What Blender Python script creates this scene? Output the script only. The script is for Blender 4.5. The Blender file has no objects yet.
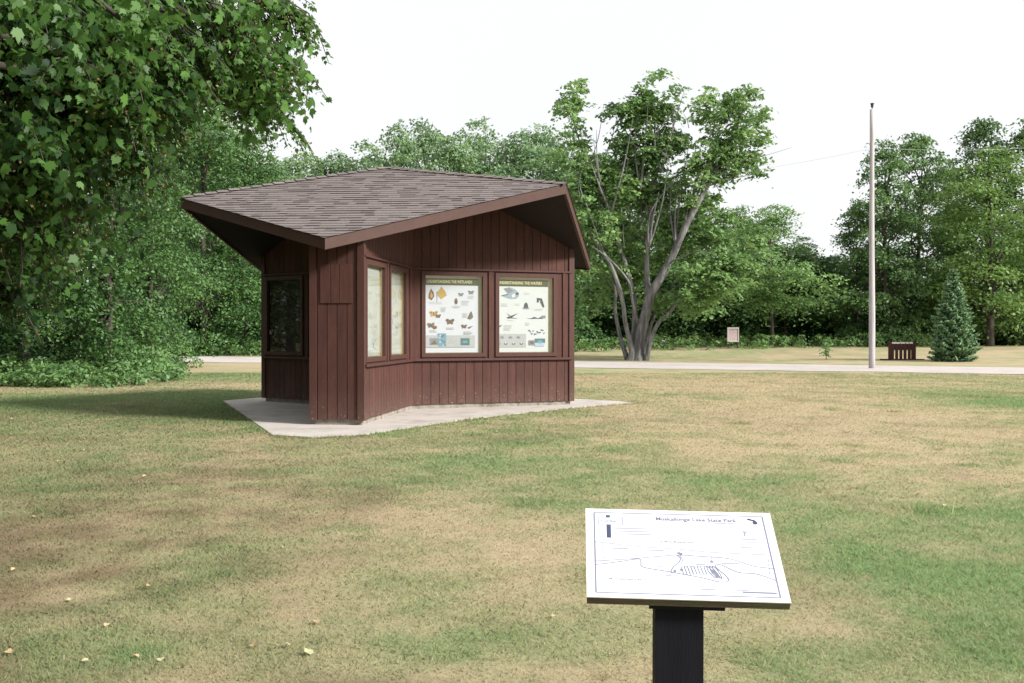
import bpy, math, random
import numpy as np
from mathutils import Vector, Matrix

random.seed(7)
C = bpy.context.scene.collection
scene = bpy.context.scene
R = math.radians

# ------------------------------------------------------------------ camera model
F, HZ, EYE = 993.5, 332.1, 1.4
PIT = math.atan((341.5 - HZ) / F)


def ray(px, py):
    x = (px - 512) / F
    u = (341.5 - py) / F
    cy, sy = math.cos(PIT), math.sin(PIT)
    return np.array([x, cy + u * sy, -sy + u * cy])


def smooth(t):
    t = np.clip(t, 0, 1)
    return t * t * (3 - 2 * t)


def gz(x, y):
    """height of the ground: level lawn, rising a little beyond the road"""
    d = y + .47 * x - 51.0
    return .55 * smooth(d / 22.0)


def gnd(px, py):
    """the point of the ground seen at a pixel"""
    r = ray(px, py)
    t = 2.0
    while t < 400:
        p = r * t
        if p[2] + EYE <= gz(p[0], p[1]):
            break
        t += .05
    p = r * t
    return np.array([p[0], p[1], gz(p[0], p[1])])


def at(px, py, Y):
    r = ray(px, py)
    p = r * (Y / r[1])
    return np.array([p[0], p[1], p[2] + EYE])


# ------------------------------------------------------------------ object helpers
def tag(o, label=None, cat=None, group=None, kind=None):
    if label: o['label'] = label
    if cat: o['category'] = cat
    if group: o['group'] = group
    if kind: o['kind'] = kind
    return o


def empty(name, loc, rz=0.0, label=None, cat=None, group=None):
    o = bpy.data.objects.new(name, None)
    o.empty_display_size = .2
    C.objects.link(o)
    o.location = loc
    o.rotation_euler = (0, 0, rz)
    return tag(o, label, cat, group)


class MB:
    """collects polygons, then links them as ONE mesh object"""
    def __init__(self):
        self.v, self.f, self.m, self.t, self.sm = [], [], [], [], []

    def poly(self, pts, mi=0, tint=.5, smooth_=False):
        b = len(self.v)
        self.v += [tuple(float(c) for c in p) for p in pts]
        self.t += [tint] * len(pts)
        self.f.append(tuple(range(b, b + len(pts))))
        self.m.append(mi)
        self.sm.append(smooth_)

    def mesh(self, vs, fs, mi=0, tint=.5, smooth_=False):
        b = len(self.v)
        self.v += [tuple(float(c) for c in p) for p in vs]
        self.t += [tint] * len(vs)
        for f in fs:
            self.f.append(tuple(b + i for i in f))
            self.m.append(mi)
            self.sm.append(smooth_)

    def hexa(self, p8, mi=0, tint=.5):
        """eight corners: bottom ring 0-3 counter-clockwise from above, top ring 4-7"""
        self.mesh(p8, [(3, 2, 1, 0), (4, 5, 6, 7), (0, 1, 5, 4), (1, 2, 6, 5), (2, 3, 7, 6), (3, 0, 4, 7)], mi, tint)

    def box(self, a, b, mi=0, tint=.5, tf=None):
        x0, y0, z0 = a
        x1, y1, z1 = b
        p = [(x0, y0, z0), (x1, y0, z0), (x1, y1, z0), (x0, y1, z0), (x0, y0, z1), (x1, y0, z1), (x1, y1, z1), (x0, y1, z1)]
        if tf: p = [tf(q) for q in p]
        self.hexa(p, mi, tint)

    def tube(self, pts, rad, n=8, mi=0, tint=.5, jag=0.0, rng=None, cap=True):
        pts = [np.array(p, float) for p in pts]
        rings = []
        prev = None
        for i, p in enumerate(pts):
            d = pts[min(i + 1, len(pts) - 1)] - pts[max(i - 1, 0)]
            d = d / (np.linalg.norm(d) + 1e-9)
            if prev is None:
                a = np.array([1.0, 0, 0]) if abs(d[0]) < .9 else np.array([0, 1.0, 0])
                u = np.cross(d, a)
            else:
                u = prev - d * (prev @ d)
            u /= np.linalg.norm(u) + 1e-9
            prev = u
            w = np.cross(d, u)
            ring = []
            for k in range(n):
                an = 2 * math.pi * k / n
                r = rad[i] * (1 + (jag * math.sin(3 * an + 1.3 * i) + (rng.uniform(-jag, jag) if rng is not None else 0)))
                ring.append(p + (u * math.cos(an) + w * math.sin(an)) * r)
            rings.append(ring)
        vs = [q for r_ in rings for q in r_]
        fs = []
        for i in range(len(rings) - 1):
            for k in range(n):
                a, b = i * n + k, i * n + (k + 1) % n
                fs.append((a, b, b + n, a + n))
        if cap:
            fs.append(tuple(range(n - 1, -1, -1)))
            fs.append(tuple((len(rings) - 1) * n + k for k in range(n)))
        self.mesh(vs, fs, mi, tint, True)

    def build(self, name, mats, parent=None, loc=None):
        me = bpy.data.meshes.new(name)
        me.from_pydata(self.v, [], self.f)
        mats = mats if isinstance(mats, (list, tuple)) else [mats]
        for m in mats: me.materials.append(m)
        me.polygons.foreach_set('material_index', self.m)
        me.polygons.foreach_set('use_smooth', self.sm)
        at_ = me.attributes.new('tint', 'FLOAT', 'POINT')
        at_.data.foreach_set('value', self.t)
        me.update()
        o = bpy.data.objects.new(name, me)
        C.objects.link(o)
        if parent: o.parent = parent
        if loc is not None: o.location = loc
        return o


def fast_mesh(name, V, k, tint, mats, parent=None, loc=None, cols=None):
    """V: (n*k,3) vertices, every k of them one polygon"""
    n = len(V) // k
    me = bpy.data.meshes.new(name)
    me.vertices.add(n * k)
    me.vertices.foreach_set('co', np.ascontiguousarray(V, np.float32).ravel())
    me.loops.add(n * k)
    me.loops.foreach_set('vertex_index', np.arange(n * k, dtype=np.int32))
    me.polygons.add(n)
    me.polygons.foreach_set('loop_start', np.arange(0, n * k, k, dtype=np.int32))
    me.polygons.foreach_set('loop_total', np.full(n, k, np.int32))
    me.update(calc_edges=True)
    if tint is not None:
        a = me.attributes.new('tint', 'FLOAT', 'POINT')
        a.data.foreach_set('value', np.repeat(tint, k).astype(np.float32))
    if cols is not None:
        a = me.attributes.new('ground_col', 'FLOAT_COLOR', 'POINT')
        c4 = np.ones((n * k, 4), np.float32)
        c4[:, :3] = np.repeat(cols, k, axis=0) if len(cols) == n else cols
        a.data.foreach_set('color', c4.ravel())
    for m in (mats if isinstance(mats, (list, tuple)) else [mats]): me.materials.append(m)
    o = bpy.data.objects.new(name, me)
    C.objects.link(o)
    if parent: o.parent = parent
    if loc is not None: o.location = loc
    return o


def copy_tree(o, parent=None):
    c = o.copy()
    C.objects.link(c)
    if parent: c.parent = parent
    for ch in list(o.children): copy_tree(ch, c)
    return c


# ------------------------------------------------------------------ materials
def mat(name):
    m = bpy.data.materials.new(name)
    m.use_nodes = True
    nt = m.node_tree
    nt.nodes.clear()
    return m, nt, nt.nodes, nt.links


def N(nodes, typ, **kw):
    n = nodes.new(typ)
    for k_, v in kw.items():
        setattr(n, k_, v)
    return n


def simple(name, col, rough=.7, noise=.12, scale=8.0, bump=0.0, bscale=60.0, tint=.0, spec=.3, stretch=(1, 1, 1), dirt=None, splash=None):
    """painted / wooden / concrete surface: base colour broken up by two noises, optional bump"""
    m, nt, nd, ln = mat(name)
    out = N(nd, 'ShaderNodeOutputMaterial')
    b = N(nd, 'ShaderNodeBsdfPrincipled')
    b.inputs['Roughness'].default_value = rough
    b.inputs['Specular IOR Level'].default_value = spec
    ln.new(b.outputs[0], out.inputs[0])
    tc = N(nd, 'ShaderNodeTexCoord')
    mp = N(nd, 'ShaderNodeMapping')
    mp.inputs['Scale'].default_value = stretch
    ln.new(tc.outputs['Object'], mp.inputs[0])
    n1 = N(nd, 'ShaderNodeTexNoise')
    n1.inputs['Scale'].default_value = scale
    n1.inputs['Detail'].default_value = 6
    n1.inputs['Roughness'].default_value = .65
    ln.new(mp.outputs[0], n1.inputs['Vector'])
    mr = N(nd, 'ShaderNodeMapRange')
    mr.inputs['From Min'].default_value = .3
    mr.inputs['From Max'].default_value = .7
    mr.inputs['To Min'].default_value = 1 - noise
    mr.inputs['To Max'].default_value = 1 + noise
    ln.new(n1.outputs['Fac'], mr.inputs[0])
    val = mr.outputs[0]
    if tint:
        at_ = N(nd, 'ShaderNodeAttribute', attribute_name='tint')
        mt = N(nd, 'ShaderNodeMapRange')
        mt.inputs['To Min'].default_value = 1 - tint
        mt.inputs['To Max'].default_value = 1 + tint
        ln.new(at_.outputs['Fac'], mt.inputs[0])
        mm = N(nd, 'ShaderNodeMath', operation='MULTIPLY')
        ln.new(val, mm.inputs[0]); ln.new(mt.outputs[0], mm.inputs[1])
        val = mm.outputs[0]
    rgb = N(nd, 'ShaderNodeRGB')
    rgb.outputs[0].default_value = (*col, 1)
    mx = N(nd, 'ShaderNodeVectorMath', operation='SCALE')
    ln.new(rgb.outputs[0], mx.inputs[0]); ln.new(val, mx.inputs['Scale'])
    col_out = mx.outputs[0]
    if dirt:
        dcol, dscale, lo, hi = dirt
        n3 = N(nd, 'ShaderNodeTexNoise')
        n3.inputs['Scale'].default_value = dscale
        n3.inputs['Detail'].default_value = 8
        n3.inputs['Roughness'].default_value = .7
        ln.new(mp.outputs[0], n3.inputs['Vector'])
        r3 = N(nd, 'ShaderNodeMapRange')
        r3.inputs['From Min'].default_value = lo
        r3.inputs['From Max'].default_value = hi
        ln.new(n3.outputs['Fac'], r3.inputs[0])
        mi = N(nd, 'ShaderNodeMix', data_type='RGBA')
        ln.new(r3.outputs[0], mi.inputs[0])
        ln.new(col_out, mi.inputs[6])
        mi.inputs[7].default_value = (*dcol, 1)
        col_out = mi.outputs[2]
    if splash:
        sep = N(nd, 'ShaderNodeSeparateXYZ')
        ln.new(tc.outputs['Object'], sep.inputs[0])
        n4 = N(nd, 'ShaderNodeTexNoise')
        n4.inputs['Scale'].default_value = 9.0
        n4.inputs['Detail'].default_value = 7
        ln.new(tc.outputs['Object'], n4.inputs['Vector'])
        zr = N(nd, 'ShaderNodeMapRange')
        zr.inputs['From Min'].default_value = .10
        zr.inputs['From Max'].default_value = .55
        zr.inputs['To Min'].default_value = .5
        zr.inputs['To Max'].default_value = .0
        ln.new(sep.outputs['Z'], zr.inputs[0])
        mu = N(nd, 'ShaderNodeMath', operation='MULTIPLY', use_clamp=True)
        ln.new(zr.outputs[0], mu.inputs[0]); ln.new(n4.outputs['Fac'], mu.inputs[1])
        mi2 = N(nd, 'ShaderNodeMix', data_type='RGBA')
        ln.new(mu.outputs[0], mi2.inputs[0]); ln.new(col_out, mi2.inputs[6])
        mi2.inputs[7].default_value = (*splash, 1)
        n5 = N(nd, 'ShaderNodeTexNoise')
        n5.inputs['Scale'].default_value = 38.0
        n5.inputs['Detail'].default_value = 4
        ln.new(tc.outputs['Object'], n5.inputs['Vector'])
        ad5 = N(nd, 'ShaderNodeMath', operation='MULTIPLY_ADD')
        ln.new(zr.outputs[0], ad5.inputs[0]); ad5.inputs[1].default_value = .16; ln.new(n5.outputs['Fac'], ad5.inputs[2])
        r5 = N(nd, 'ShaderNodeMapRange')
        r5.inputs['From Min'].default_value = .735
        r5.inputs['From Max'].default_value = .76
        ln.new(ad5.outputs[0], r5.inputs[0])
        mi5 = N(nd, 'ShaderNodeMix', data_type='RGBA')
        ln.new(r5.outputs[0], mi5.inputs[0]); ln.new(mi2.outputs[2], mi5.inputs[6])
        mi5.inputs[7].default_value = (.34, .29, .26, 1)
        col_out = mi5.outputs[2]
    ln.new(col_out, b.inputs['Base Color'])
    if bump:
        n2 = N(nd, 'ShaderNodeTexNoise')
        n2.inputs['Scale'].default_value = bscale
        n2.inputs['Detail'].default_value = 5
        ln.new(mp.outputs[0], n2.inputs['Vector'])
        bp = N(nd, 'ShaderNodeBump')
        bp.inputs['Strength'].default_value = bump
        bp.inputs['Distance'].default_value = .02
        ln.new(n2.outputs['Fac'], bp.inputs['Height'])
        ln.new(bp.outputs[0], b.inputs['Normal'])
    return m


def leaf_mat(name, c_lo, c_hi, trans=.35, objvar=.12, rough=.5):
    """leaf: colour from a per-leaf tint, with light passing through"""
    m, nt, nd, ln = mat(name)
    out = N(nd, 'ShaderNodeOutputMaterial')
    at_ = N(nd, 'ShaderNodeAttribute', attribute_name='tint')
    oi = N(nd, 'ShaderNodeObjectInfo')
    mr = N(nd, 'ShaderNodeMapRange')
    mr.inputs['To Min'].default_value = -objvar
    mr.inputs['To Max'].default_value = objvar
    ln.new(oi.outputs['Random'], mr.inputs[0])
    ad = N(nd, 'ShaderNodeMath', operation='ADD', use_clamp=True)
    ln.new(at_.outputs['Fac'], ad.inputs[0]); ln.new(mr.outputs[0], ad.inputs[1])
    mx = N(nd, 'ShaderNodeMix', data_type='RGBA')
    mx.inputs[6].default_value = (*c_lo, 1)
    mx.inputs[7].default_value = (*c_hi, 1)
    ln.new(ad.outputs[0], mx.inputs[0])
    b = N(nd, 'ShaderNodeBsdfPrincipled')
    b.inputs['Roughness'].default_value = rough
    b.inputs['Specular IOR Level'].default_value = .35
    ln.new(mx.outputs[2], b.inputs['Base Color'])
    t = N(nd, 'ShaderNodeBsdfTranslucent')
    hs = N(nd, 'ShaderNodeHueSaturation')
    hs.inputs['Hue'].default_value = .485
    hs.inputs['Value'].default_value = 1.25
    ln.new(mx.outputs[2], hs.inputs['Color'])
    ln.new(hs.outputs[0], t.inputs[0])
    ms = N(nd, 'ShaderNodeMixShader')
    ms.inputs[0].default_value = trans
    ln.new(b.outputs[0], ms.inputs[1]); ln.new(t.outputs[0], ms.inputs[2])
    ln.new(ms.outputs[0], out.inputs[0])
    return m


def grass_mat(name, blade):
    m, nt, nd, ln = mat(name)
    out = N(nd, 'ShaderNodeOutputMaterial')
    at_ = N(nd, 'ShaderNodeAttribute', attribute_name='ground_col')
    b = N(nd, 'ShaderNodeBsdfPrincipled')
    b.inputs['Roughness'].default_value = .85
    b.inputs['Specular IOR Level'].default_value = .12
    if blade:
        ln.new(at_.outputs['Color'], b.inputs['Base Color'])
        ge = N(nd, 'ShaderNodeNewGeometry')
        vm = N(nd, 'ShaderNodeMix', data_type='VECTOR')
        vm.inputs[0].default_value = .72
        vm.inputs[5].default_value = (0, 0, 1)
        ln.new(ge.outputs['Normal'], vm.inputs[4])
        ln.new(vm.outputs[1], b.inputs['Normal'])
        t = N(nd, 'ShaderNodeBsdfTranslucent')
        ln.new(at_.outputs['Color'], t.inputs[0])
        ms = N(nd, 'ShaderNodeMixShader')
        ms.inputs[0].default_value = .5
        ln.new(b.outputs[0], ms.inputs[1]); ln.new(t.outputs[0], ms.inputs[2])
        ln.new(ms.outputs[0], out.inputs[0])
        return m
    geo = N(nd, 'ShaderNodeNewGeometry')
    mp = N(nd, 'ShaderNodeMapping')
    mp.inputs['Scale'].default_value = (1, .7, 1)
    ln.new(geo.outputs['Position'], mp.inputs[0])
    n1 = N(nd, 'ShaderNodeTexNoise')
    n1.inputs['Scale'].default_value = 16.0
    n1.inputs['Detail'].default_value = 9
    n1.inputs['Roughness'].default_value = .75
    ln.new(mp.outputs[0], n1.inputs['Vector'])
    mr = N(nd, 'ShaderNodeMapRange')
    mr.inputs['From Min'].default_value = .3
    mr.inputs['From Max'].default_value = .7
    mr.inputs['To Min'].default_value = .78
    mr.inputs['To Max'].default_value = 1.2
    ln.new(n1.outputs['Fac'], mr.inputs[0])
    sc = N(nd, 'ShaderNodeVectorMath', operation='SCALE')
    ln.new(at_.outputs['Color'], sc.inputs[0]); ln.new(mr.outputs[0], sc.inputs['Scale'])
    ln.new(sc.outputs[0], b.inputs['Base Color'])
    n2 = N(nd, 'ShaderNodeTexNoise')
    n2.inputs['Scale'].default_value = 55.0
    n2.inputs['Detail'].default_value = 8
    n2.inputs['Roughness'].default_value = .8
    ln.new(geo.outputs['Position'], n2.inputs['Vector'])
    bp = N(nd, 'ShaderNodeBump')
    bp.inputs['Strength'].default_value = .55
    bp.inputs['Distance'].default_value = .015
    ln.new(n2.outputs['Fac'], bp.inputs['Height'])
    ln.new(bp.outputs[0], b.inputs['Normal'])
    ln.new(b.outputs[0], out.inputs[0])
    return m


def bark_mat(name, col, col2):
    m = simple(name, col, rough=.9, noise=.4, scale=2.6, bump=1.0, bscale=7.0, stretch=(3, 3, .5), dirt=(col2, 1.6, .46, .6))
    return m


def glass_mat():
    m, nt, nd, ln = mat('window glass')
    out = N(nd, 'ShaderNodeOutputMaterial')
    t = N(nd, 'ShaderNodeBsdfTransparent')
    t.inputs[0].default_value = (.99, 1, .99, 1)
    g = N(nd, 'ShaderNodeBsdfGlossy')
    g.inputs['Roughness'].default_value = .03
    lw = N(nd, 'ShaderNodeLayerWeight')
    lw.inputs['Blend'].default_value = .5
    pw = N(nd, 'ShaderNodeMath', operation='POWER')
    ln.new(lw.outputs['Facing'], pw.inputs[0])
    pw.inputs[1].default_value = 4.0
    fr = N(nd, 'ShaderNodeMath', operation='MULTIPLY_ADD')
    ln.new(pw.outputs[0], fr.inputs[0])
    fr.inputs[1].default_value = .7
    fr.inputs[2].default_value = .045
    ms = N(nd, 'ShaderNodeMixShader')
    ln.new(fr.outputs[0], ms.inputs[0])
    ln.new(t.outputs[0], ms.inputs[1]); ln.new(g.outputs[0], ms.inputs[2])
    ln.new(ms.outputs[0], out.inputs[0])
    return m


def flat(name, col, rough=.6):
    return simple(name, col, rough, noise=.06, scale=20)


M = {}
RB = (.070, .0275, .0215)
M['siding'] = simple('red brown stained siding', RB, .75, .26, 3.0, .25, 40.0, tint=.22, stretch=(4, 4, .7), dirt=((.052, .024, .020), 2.4, .48, .72), splash=(.15, .10, .08))
M['trim'] = simple('red brown painted trim', (.064, .027, .022), .6, .14, 6.0, .12, 50.0, tint=.08, stretch=(3, 3, .7), splash=(.14, .095, .075))
M['fascia'] = simple('brown fascia paint', (.058, .027, .021), .6, .14, 4.0, .1, 40.0)
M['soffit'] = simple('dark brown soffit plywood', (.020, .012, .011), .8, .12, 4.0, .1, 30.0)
M['shingle'] = simple('asphalt shingle granules', (.175, .150, .146), .95, .15, 40.0, .5, 160.0, tint=.26, spec=.15)
M['shingle_edge'] = simple('shingle cut edge', (.065, .055, .053), .95, .2, 30.0)
M['concrete'] = simple('pale concrete pad', (.47, .43, .40), .9, .08, 2.2, .25, 90.0, dirt=((.30, .27, .245), 1.6, .48, .72))
M['curb'] = simple('weathered concrete kerb', (.25, .225, .195), .95, .35, 9.0, .6, 40.0, dirt=((.12, .10, .08), 6.0, .52, .65))
M['road'] = simple('pale worn asphalt', (.44, .40, .38), .95, .1, 1.2, .3, 60.0, dirt=((.34, .31, .29), .5, .5, .7))
M['cream'] = simple('cream display case liner', (.55, .48, .32), .7, .1, 5.0)
M['cream_dull'] = simple('dull cream case liner', (.30, .26, .16), .7, .1, 5.0)
M['paper'] = simple('white poster paper', (.43, .45, .49), .5, .03, 3.0)
M['paper_pale'] = simple('pale green poster paper', (.435, .46, .465), .5, .03, 3.0)
M['paper_dimmed'] = simple('poster paper dimmed for sunlight', (.30, .32, .28), .6, .1, 3.0)  # darker copy of the poster paper, toned down where sunlight is strong
M['glass'] = glass_mat()
M['black'] = simple('black painted wood', (.007, .007, .011), .7, .2, 6.0, .12, 40.0, spec=.12, stretch=(6, 6, .5), dirt=((.2, .19, .18), 14.0, .72, .75))
M['sign_white'] = simple('white sign face', (.70, .70, .715), .35, .02, 3.0)
M['ply'] = simple('weathered plywood edge', (.085, .065, .05), .9, .4, 10.0, .5, 60.0, stretch=(.6, 3, 12), dirt=((.10, .14, .05), 3.0, .45, .6))
M['ink'] = flat('blue grey ink', (.17, .185, .28))
M['ink_pale'] = flat('faded blue ink', (.25, .27, .37))
M['ink_dark'] = flat('dark blue ink', (.05, .06, .12))
M['pole'] = simple('weathered grey pole wood', (.44, .41, .42), .9, .2, 6.0, .4, 30.0, stretch=(5, 5, .25), dirt=((.22, .2, .2), 3.0, .5, .7))
M['metal_dark'] = simple('dark metal', (.03, .03, .032), .5, .2, 20.0)
M['metal_grey'] = simple('grey metal', (.3, .3, .31), .4, .1, 20.0)
M['bark'] = bark_mat('grey maple bark', (.185, .178, .178), (.085, .08, .08))
M['bark_dark'] = bark_mat('dark bark', (.075, .062, .052), (.035, .03, .026))
M['rack'] = simple('dark red brown planks', (.064, .027, .022), .8, .25, 8.0, .2, 40.0, stretch=(5, 5, .6))
M['pink'] = simple('faded pink notice', (.42, .33, .34), .7, .12, 12.0)
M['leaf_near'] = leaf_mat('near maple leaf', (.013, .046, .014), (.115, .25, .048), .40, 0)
M['seed'] = leaf_mat('maple seed bunch', (.11, .065, .025), (.20, .145, .055), .3, 0)
M['leaf_wood'] = leaf_mat('wood leaf', (0.055, 0.125, 0.044), (0.205, 0.345, 0.105), .36, .16)
M['leaf_pale'] = leaf_mat('pale wood leaf', (0.1, 0.185, 0.09), (0.29, 0.43, 0.2), .36, .14)
M['leaf_dark'] = leaf_mat('dark blue green leaf', (0.045, 0.105, 0.042), (0.175, 0.3, 0.1), .3, .12)
M['leaf_left'] = leaf_mat('dense grove leaf', (0.018, 0.056, 0.020), (0.125, 0.25, 0.066), .2, .08)
M['leaf_bright'] = leaf_mat('bright green leaf', (0.08, 0.17, 0.06), (0.26, 0.42, 0.13), .36, .05)
M['leaf_shade'] = leaf_mat('dark understorey leaf', (0.036, 0.088, 0.032), (0.13, 0.245, 0.078), .3, .15)
M['leaf_maple'] = leaf_mat('big maple leaf', (0.075, 0.16, 0.06), (0.25, 0.4, 0.13), .36, 0)
M['leaf_yellow'] = leaf_mat('yellow green leaf', (0.065, 0.145, 0.042), (0.215, 0.345, 0.092), .36, 0)
M['leaf_bramble'] = leaf_mat('bramble leaf', (0.055, 0.13, 0.045), (0.17, 0.3, 0.1), .3, .05)
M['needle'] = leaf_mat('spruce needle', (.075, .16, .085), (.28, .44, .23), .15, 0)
M['dryleaf'] = simple('dry fallen leaf', (.46, .33, .20), .8, .25, 12.0)
M['paleleaf'] = simple('pale fallen leaf', (.38, .38, .22), .8, .2, 12.0)
M['lawn'] = grass_mat('lawn ground', False)
M['blade'] = grass_mat('grass blade', True)
M['wire'] = flat('dull green wire', (.42, .47, .44))
for nm, c in dict(p_olive=(.055, .062, .028), p_title=(0.495, 0.475, 0.238), p_yellow=(0.330, 0.224, 0.066), p_brown=(0.132, 0.083, 0.050), p_dark=(.05, .055, .065),
                  p_blue=(0.132, 0.224, 0.277), p_teal=(.06, .13, .13), p_sky=(0.277, 0.370, 0.475), p_grey=(0.158, 0.174, 0.201), p_pale=(0.306, 0.317, 0.322), p_bird=(0.218, 0.264, 0.310), p_glare=(.33, .35, .33), p_glare_warm=(.36, .31, .20)).items():
    M[nm] = flat('poster ' + nm[2:] + ' ink', c)

# ------------------------------------------------------------------ world, sun, camera
SUN_AZ, SUN_EL = R(-29), R(31)          # compass angle measured from +X towards +Y
sd = Vector((math.cos(SUN_AZ) * math.cos(SUN_EL), math.sin(SUN_AZ) * math.cos(SUN_EL), math.sin(SUN_EL)))
w = bpy.data.worlds.new('World')
scene.world = w
w.use_nodes = True
nt = w.node_tree
nt.nodes.clear()
wo = N(nt.nodes, 'ShaderNodeOutputWorld')
bg = N(nt.nodes, 'ShaderNodeBackground')
bg.inputs['Strength'].default_value = .13
sky = N(nt.nodes, 'ShaderNodeTexSky')
sky.sky_type = 'NISHITA'
sky.sun_disc = False
sky.sun_elevation = SUN_EL
sky.sun_rotation = math.pi / 2 - SUN_AZ
sky.dust_density = 4.0
sky.air_density = 1.0
# bright thin cloud cover: the sky's own light mixed with an even white veil
mxs = N(nt.nodes, 'ShaderNodeMix', data_type='RGBA')
tcw = N(nt.nodes, 'ShaderNodeTexCoord')
nw = N(nt.nodes, 'ShaderNodeTexNoise')
nw.inputs['Scale'].default_value = 2.2
nw.inputs['Detail'].default_value = 5
nt.links.new(tcw.outputs['Generated'], nw.inputs['Vector'])
rw = N(nt.nodes, 'ShaderNodeMapRange')
rw.inputs['To Min'].default_value = .84
rw.inputs['To Max'].default_value = .97
nt.links.new(nw.outputs['Fac'], rw.inputs[0])
nt.links.new(rw.outputs[0], mxs.inputs[0])
nt.links.new(sky.outputs[0], mxs.inputs[6])
mxs.inputs[7].default_value = (5.6, 5.65, 5.75, 1)
nt.links.new(mxs.outputs[2], bg.inputs['Color'])
nt.links.new(bg.outputs[0], wo.inputs[0])

sun = bpy.data.lights.new('sun', 'SUN')
sun.energy = 5.0
sun.angle = R(10)
sun.color = (1.0, .96, .89)
so = bpy.data.objects.new('sun', sun)
C.objects.link(so)
so.rotation_euler = sd.to_track_quat('Z', 'Y').to_euler()
so.location = (30, -20, 40)

cam = bpy.data.cameras.new('camera')
cam.sensor_width = 36
cam.lens = F / 1024 * 36
cam.clip_end = 2000
co = bpy.data.objects.new('camera', cam)
C.objects.link(co)
co.location = (0, 0, EYE)
co.rotation_euler = (math.pi / 2 - PIT, 0, 0)
scene.camera = co
vs = scene.view_settings
vs.view_transform = 'Standard'
vs.look = 'None'
vs.exposure = 0.55
vs.gamma = 1.0
vs.use_curve_mapping = False
scene.cycles.max_bounces = 6
scene.cycles.transparent_max_bounces = 8
scene.cycles.use_adaptive_sampling = True
try:
    scene.cycles.use_denoising = True
except Exception:
    pass

# ------------------------------------------------------------------ the lawn
def lattice(seed):
    return np.random.default_rng(seed).random((256, 256))


LAT = [lattice(s) for s in range(8)]


def vnoise(x, y, s):
    xi, yi = np.floor(x).astype(int), np.floor(y).astype(int)
    fx, fy = x - xi, y - yi
    fx, fy = fx * fx * (3 - 2 * fx), fy * fy * (3 - 2 * fy)
    L = LAT[s]
    a, b = L[xi % 256, yi % 256], L[(xi + 1) % 256, yi % 256]
    c, d = L[xi % 256, (yi + 1) % 256], L[(xi + 1) % 256, (yi + 1) % 256]
    return (a * (1 - fx) + b * fx) * (1 - fy) + (c * (1 - fx) + d * fx) * fy


def fbm(x, y, sc, oct_=4, s0=0):
    r, a, t = 0, 1.0, 0
    for o in range(oct_):
        r = r + a * vnoise(x * sc * 2 ** o + 13.7 * o, y * sc * 2 ** o + 7.1 * o, (s0 + o) % 8)
        t += a
        a *= .55
    return r / t


# patches of greener (+) or drier (-) turf, browns at left partly painting canopy shade: centre and half size in metres, strength
def gblob(px, py, rx, ry, g, b=0.0):
    c = gnd(px, py)
    n, f_ = gnd(px, py + ry), gnd(px, py - ry)
    return (c[0], c[1], rx / F * c[1], (f_[1] - n[1]) / 2, g, b)


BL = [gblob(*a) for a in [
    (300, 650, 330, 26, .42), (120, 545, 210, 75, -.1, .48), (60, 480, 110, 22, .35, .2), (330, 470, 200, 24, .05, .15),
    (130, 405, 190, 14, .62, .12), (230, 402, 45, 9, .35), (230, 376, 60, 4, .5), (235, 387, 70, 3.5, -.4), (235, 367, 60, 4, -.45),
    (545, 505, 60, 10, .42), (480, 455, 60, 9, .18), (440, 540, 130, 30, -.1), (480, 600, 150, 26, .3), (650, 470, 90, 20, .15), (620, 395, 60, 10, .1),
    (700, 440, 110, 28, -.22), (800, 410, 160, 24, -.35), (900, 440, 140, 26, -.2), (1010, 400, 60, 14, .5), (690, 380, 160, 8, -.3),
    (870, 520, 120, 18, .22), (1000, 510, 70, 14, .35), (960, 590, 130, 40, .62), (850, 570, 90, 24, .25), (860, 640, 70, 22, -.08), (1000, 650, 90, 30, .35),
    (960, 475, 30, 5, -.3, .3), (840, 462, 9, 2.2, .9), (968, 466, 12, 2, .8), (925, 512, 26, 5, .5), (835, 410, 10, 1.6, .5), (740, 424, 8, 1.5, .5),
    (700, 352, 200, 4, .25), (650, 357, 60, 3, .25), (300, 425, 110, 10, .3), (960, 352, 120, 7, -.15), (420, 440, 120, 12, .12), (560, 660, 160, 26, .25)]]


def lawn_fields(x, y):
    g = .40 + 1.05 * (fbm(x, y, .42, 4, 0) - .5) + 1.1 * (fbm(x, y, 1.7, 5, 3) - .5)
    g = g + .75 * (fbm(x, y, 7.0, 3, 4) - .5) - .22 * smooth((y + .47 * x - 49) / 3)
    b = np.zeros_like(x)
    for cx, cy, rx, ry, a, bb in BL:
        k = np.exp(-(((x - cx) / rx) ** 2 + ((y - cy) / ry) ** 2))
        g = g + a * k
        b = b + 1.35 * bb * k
    b = b * (.15 + 1.35 * smooth((fbm(x, y, 2.6, 5, 6) - .36) / .28)) + .9 * np.clip(fbm(x, y, .7, 4, 5) - .55, 0, 1) * 2 + .8 * np.clip(fbm(x, y, 5.0, 3, 1) - .56, 0, 1) + .2 * smooth((-x - 1.0) / 3.5) * smooth((22 - y) / 6)  # last term browns the left foreground, partly soil, partly painted canopy shade
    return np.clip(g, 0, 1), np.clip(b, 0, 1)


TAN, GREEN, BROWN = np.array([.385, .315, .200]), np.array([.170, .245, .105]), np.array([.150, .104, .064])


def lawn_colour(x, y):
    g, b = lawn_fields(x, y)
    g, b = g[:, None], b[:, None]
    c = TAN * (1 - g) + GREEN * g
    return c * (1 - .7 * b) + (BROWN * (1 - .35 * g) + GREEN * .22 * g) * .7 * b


def axis(parts):
    out = []
    for a, b_, s in parts:
        out.append(np.arange(a, b_ - 1e-6, s))
    return np.concatenate(out + [np.array([parts[-1][1]])])


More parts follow.
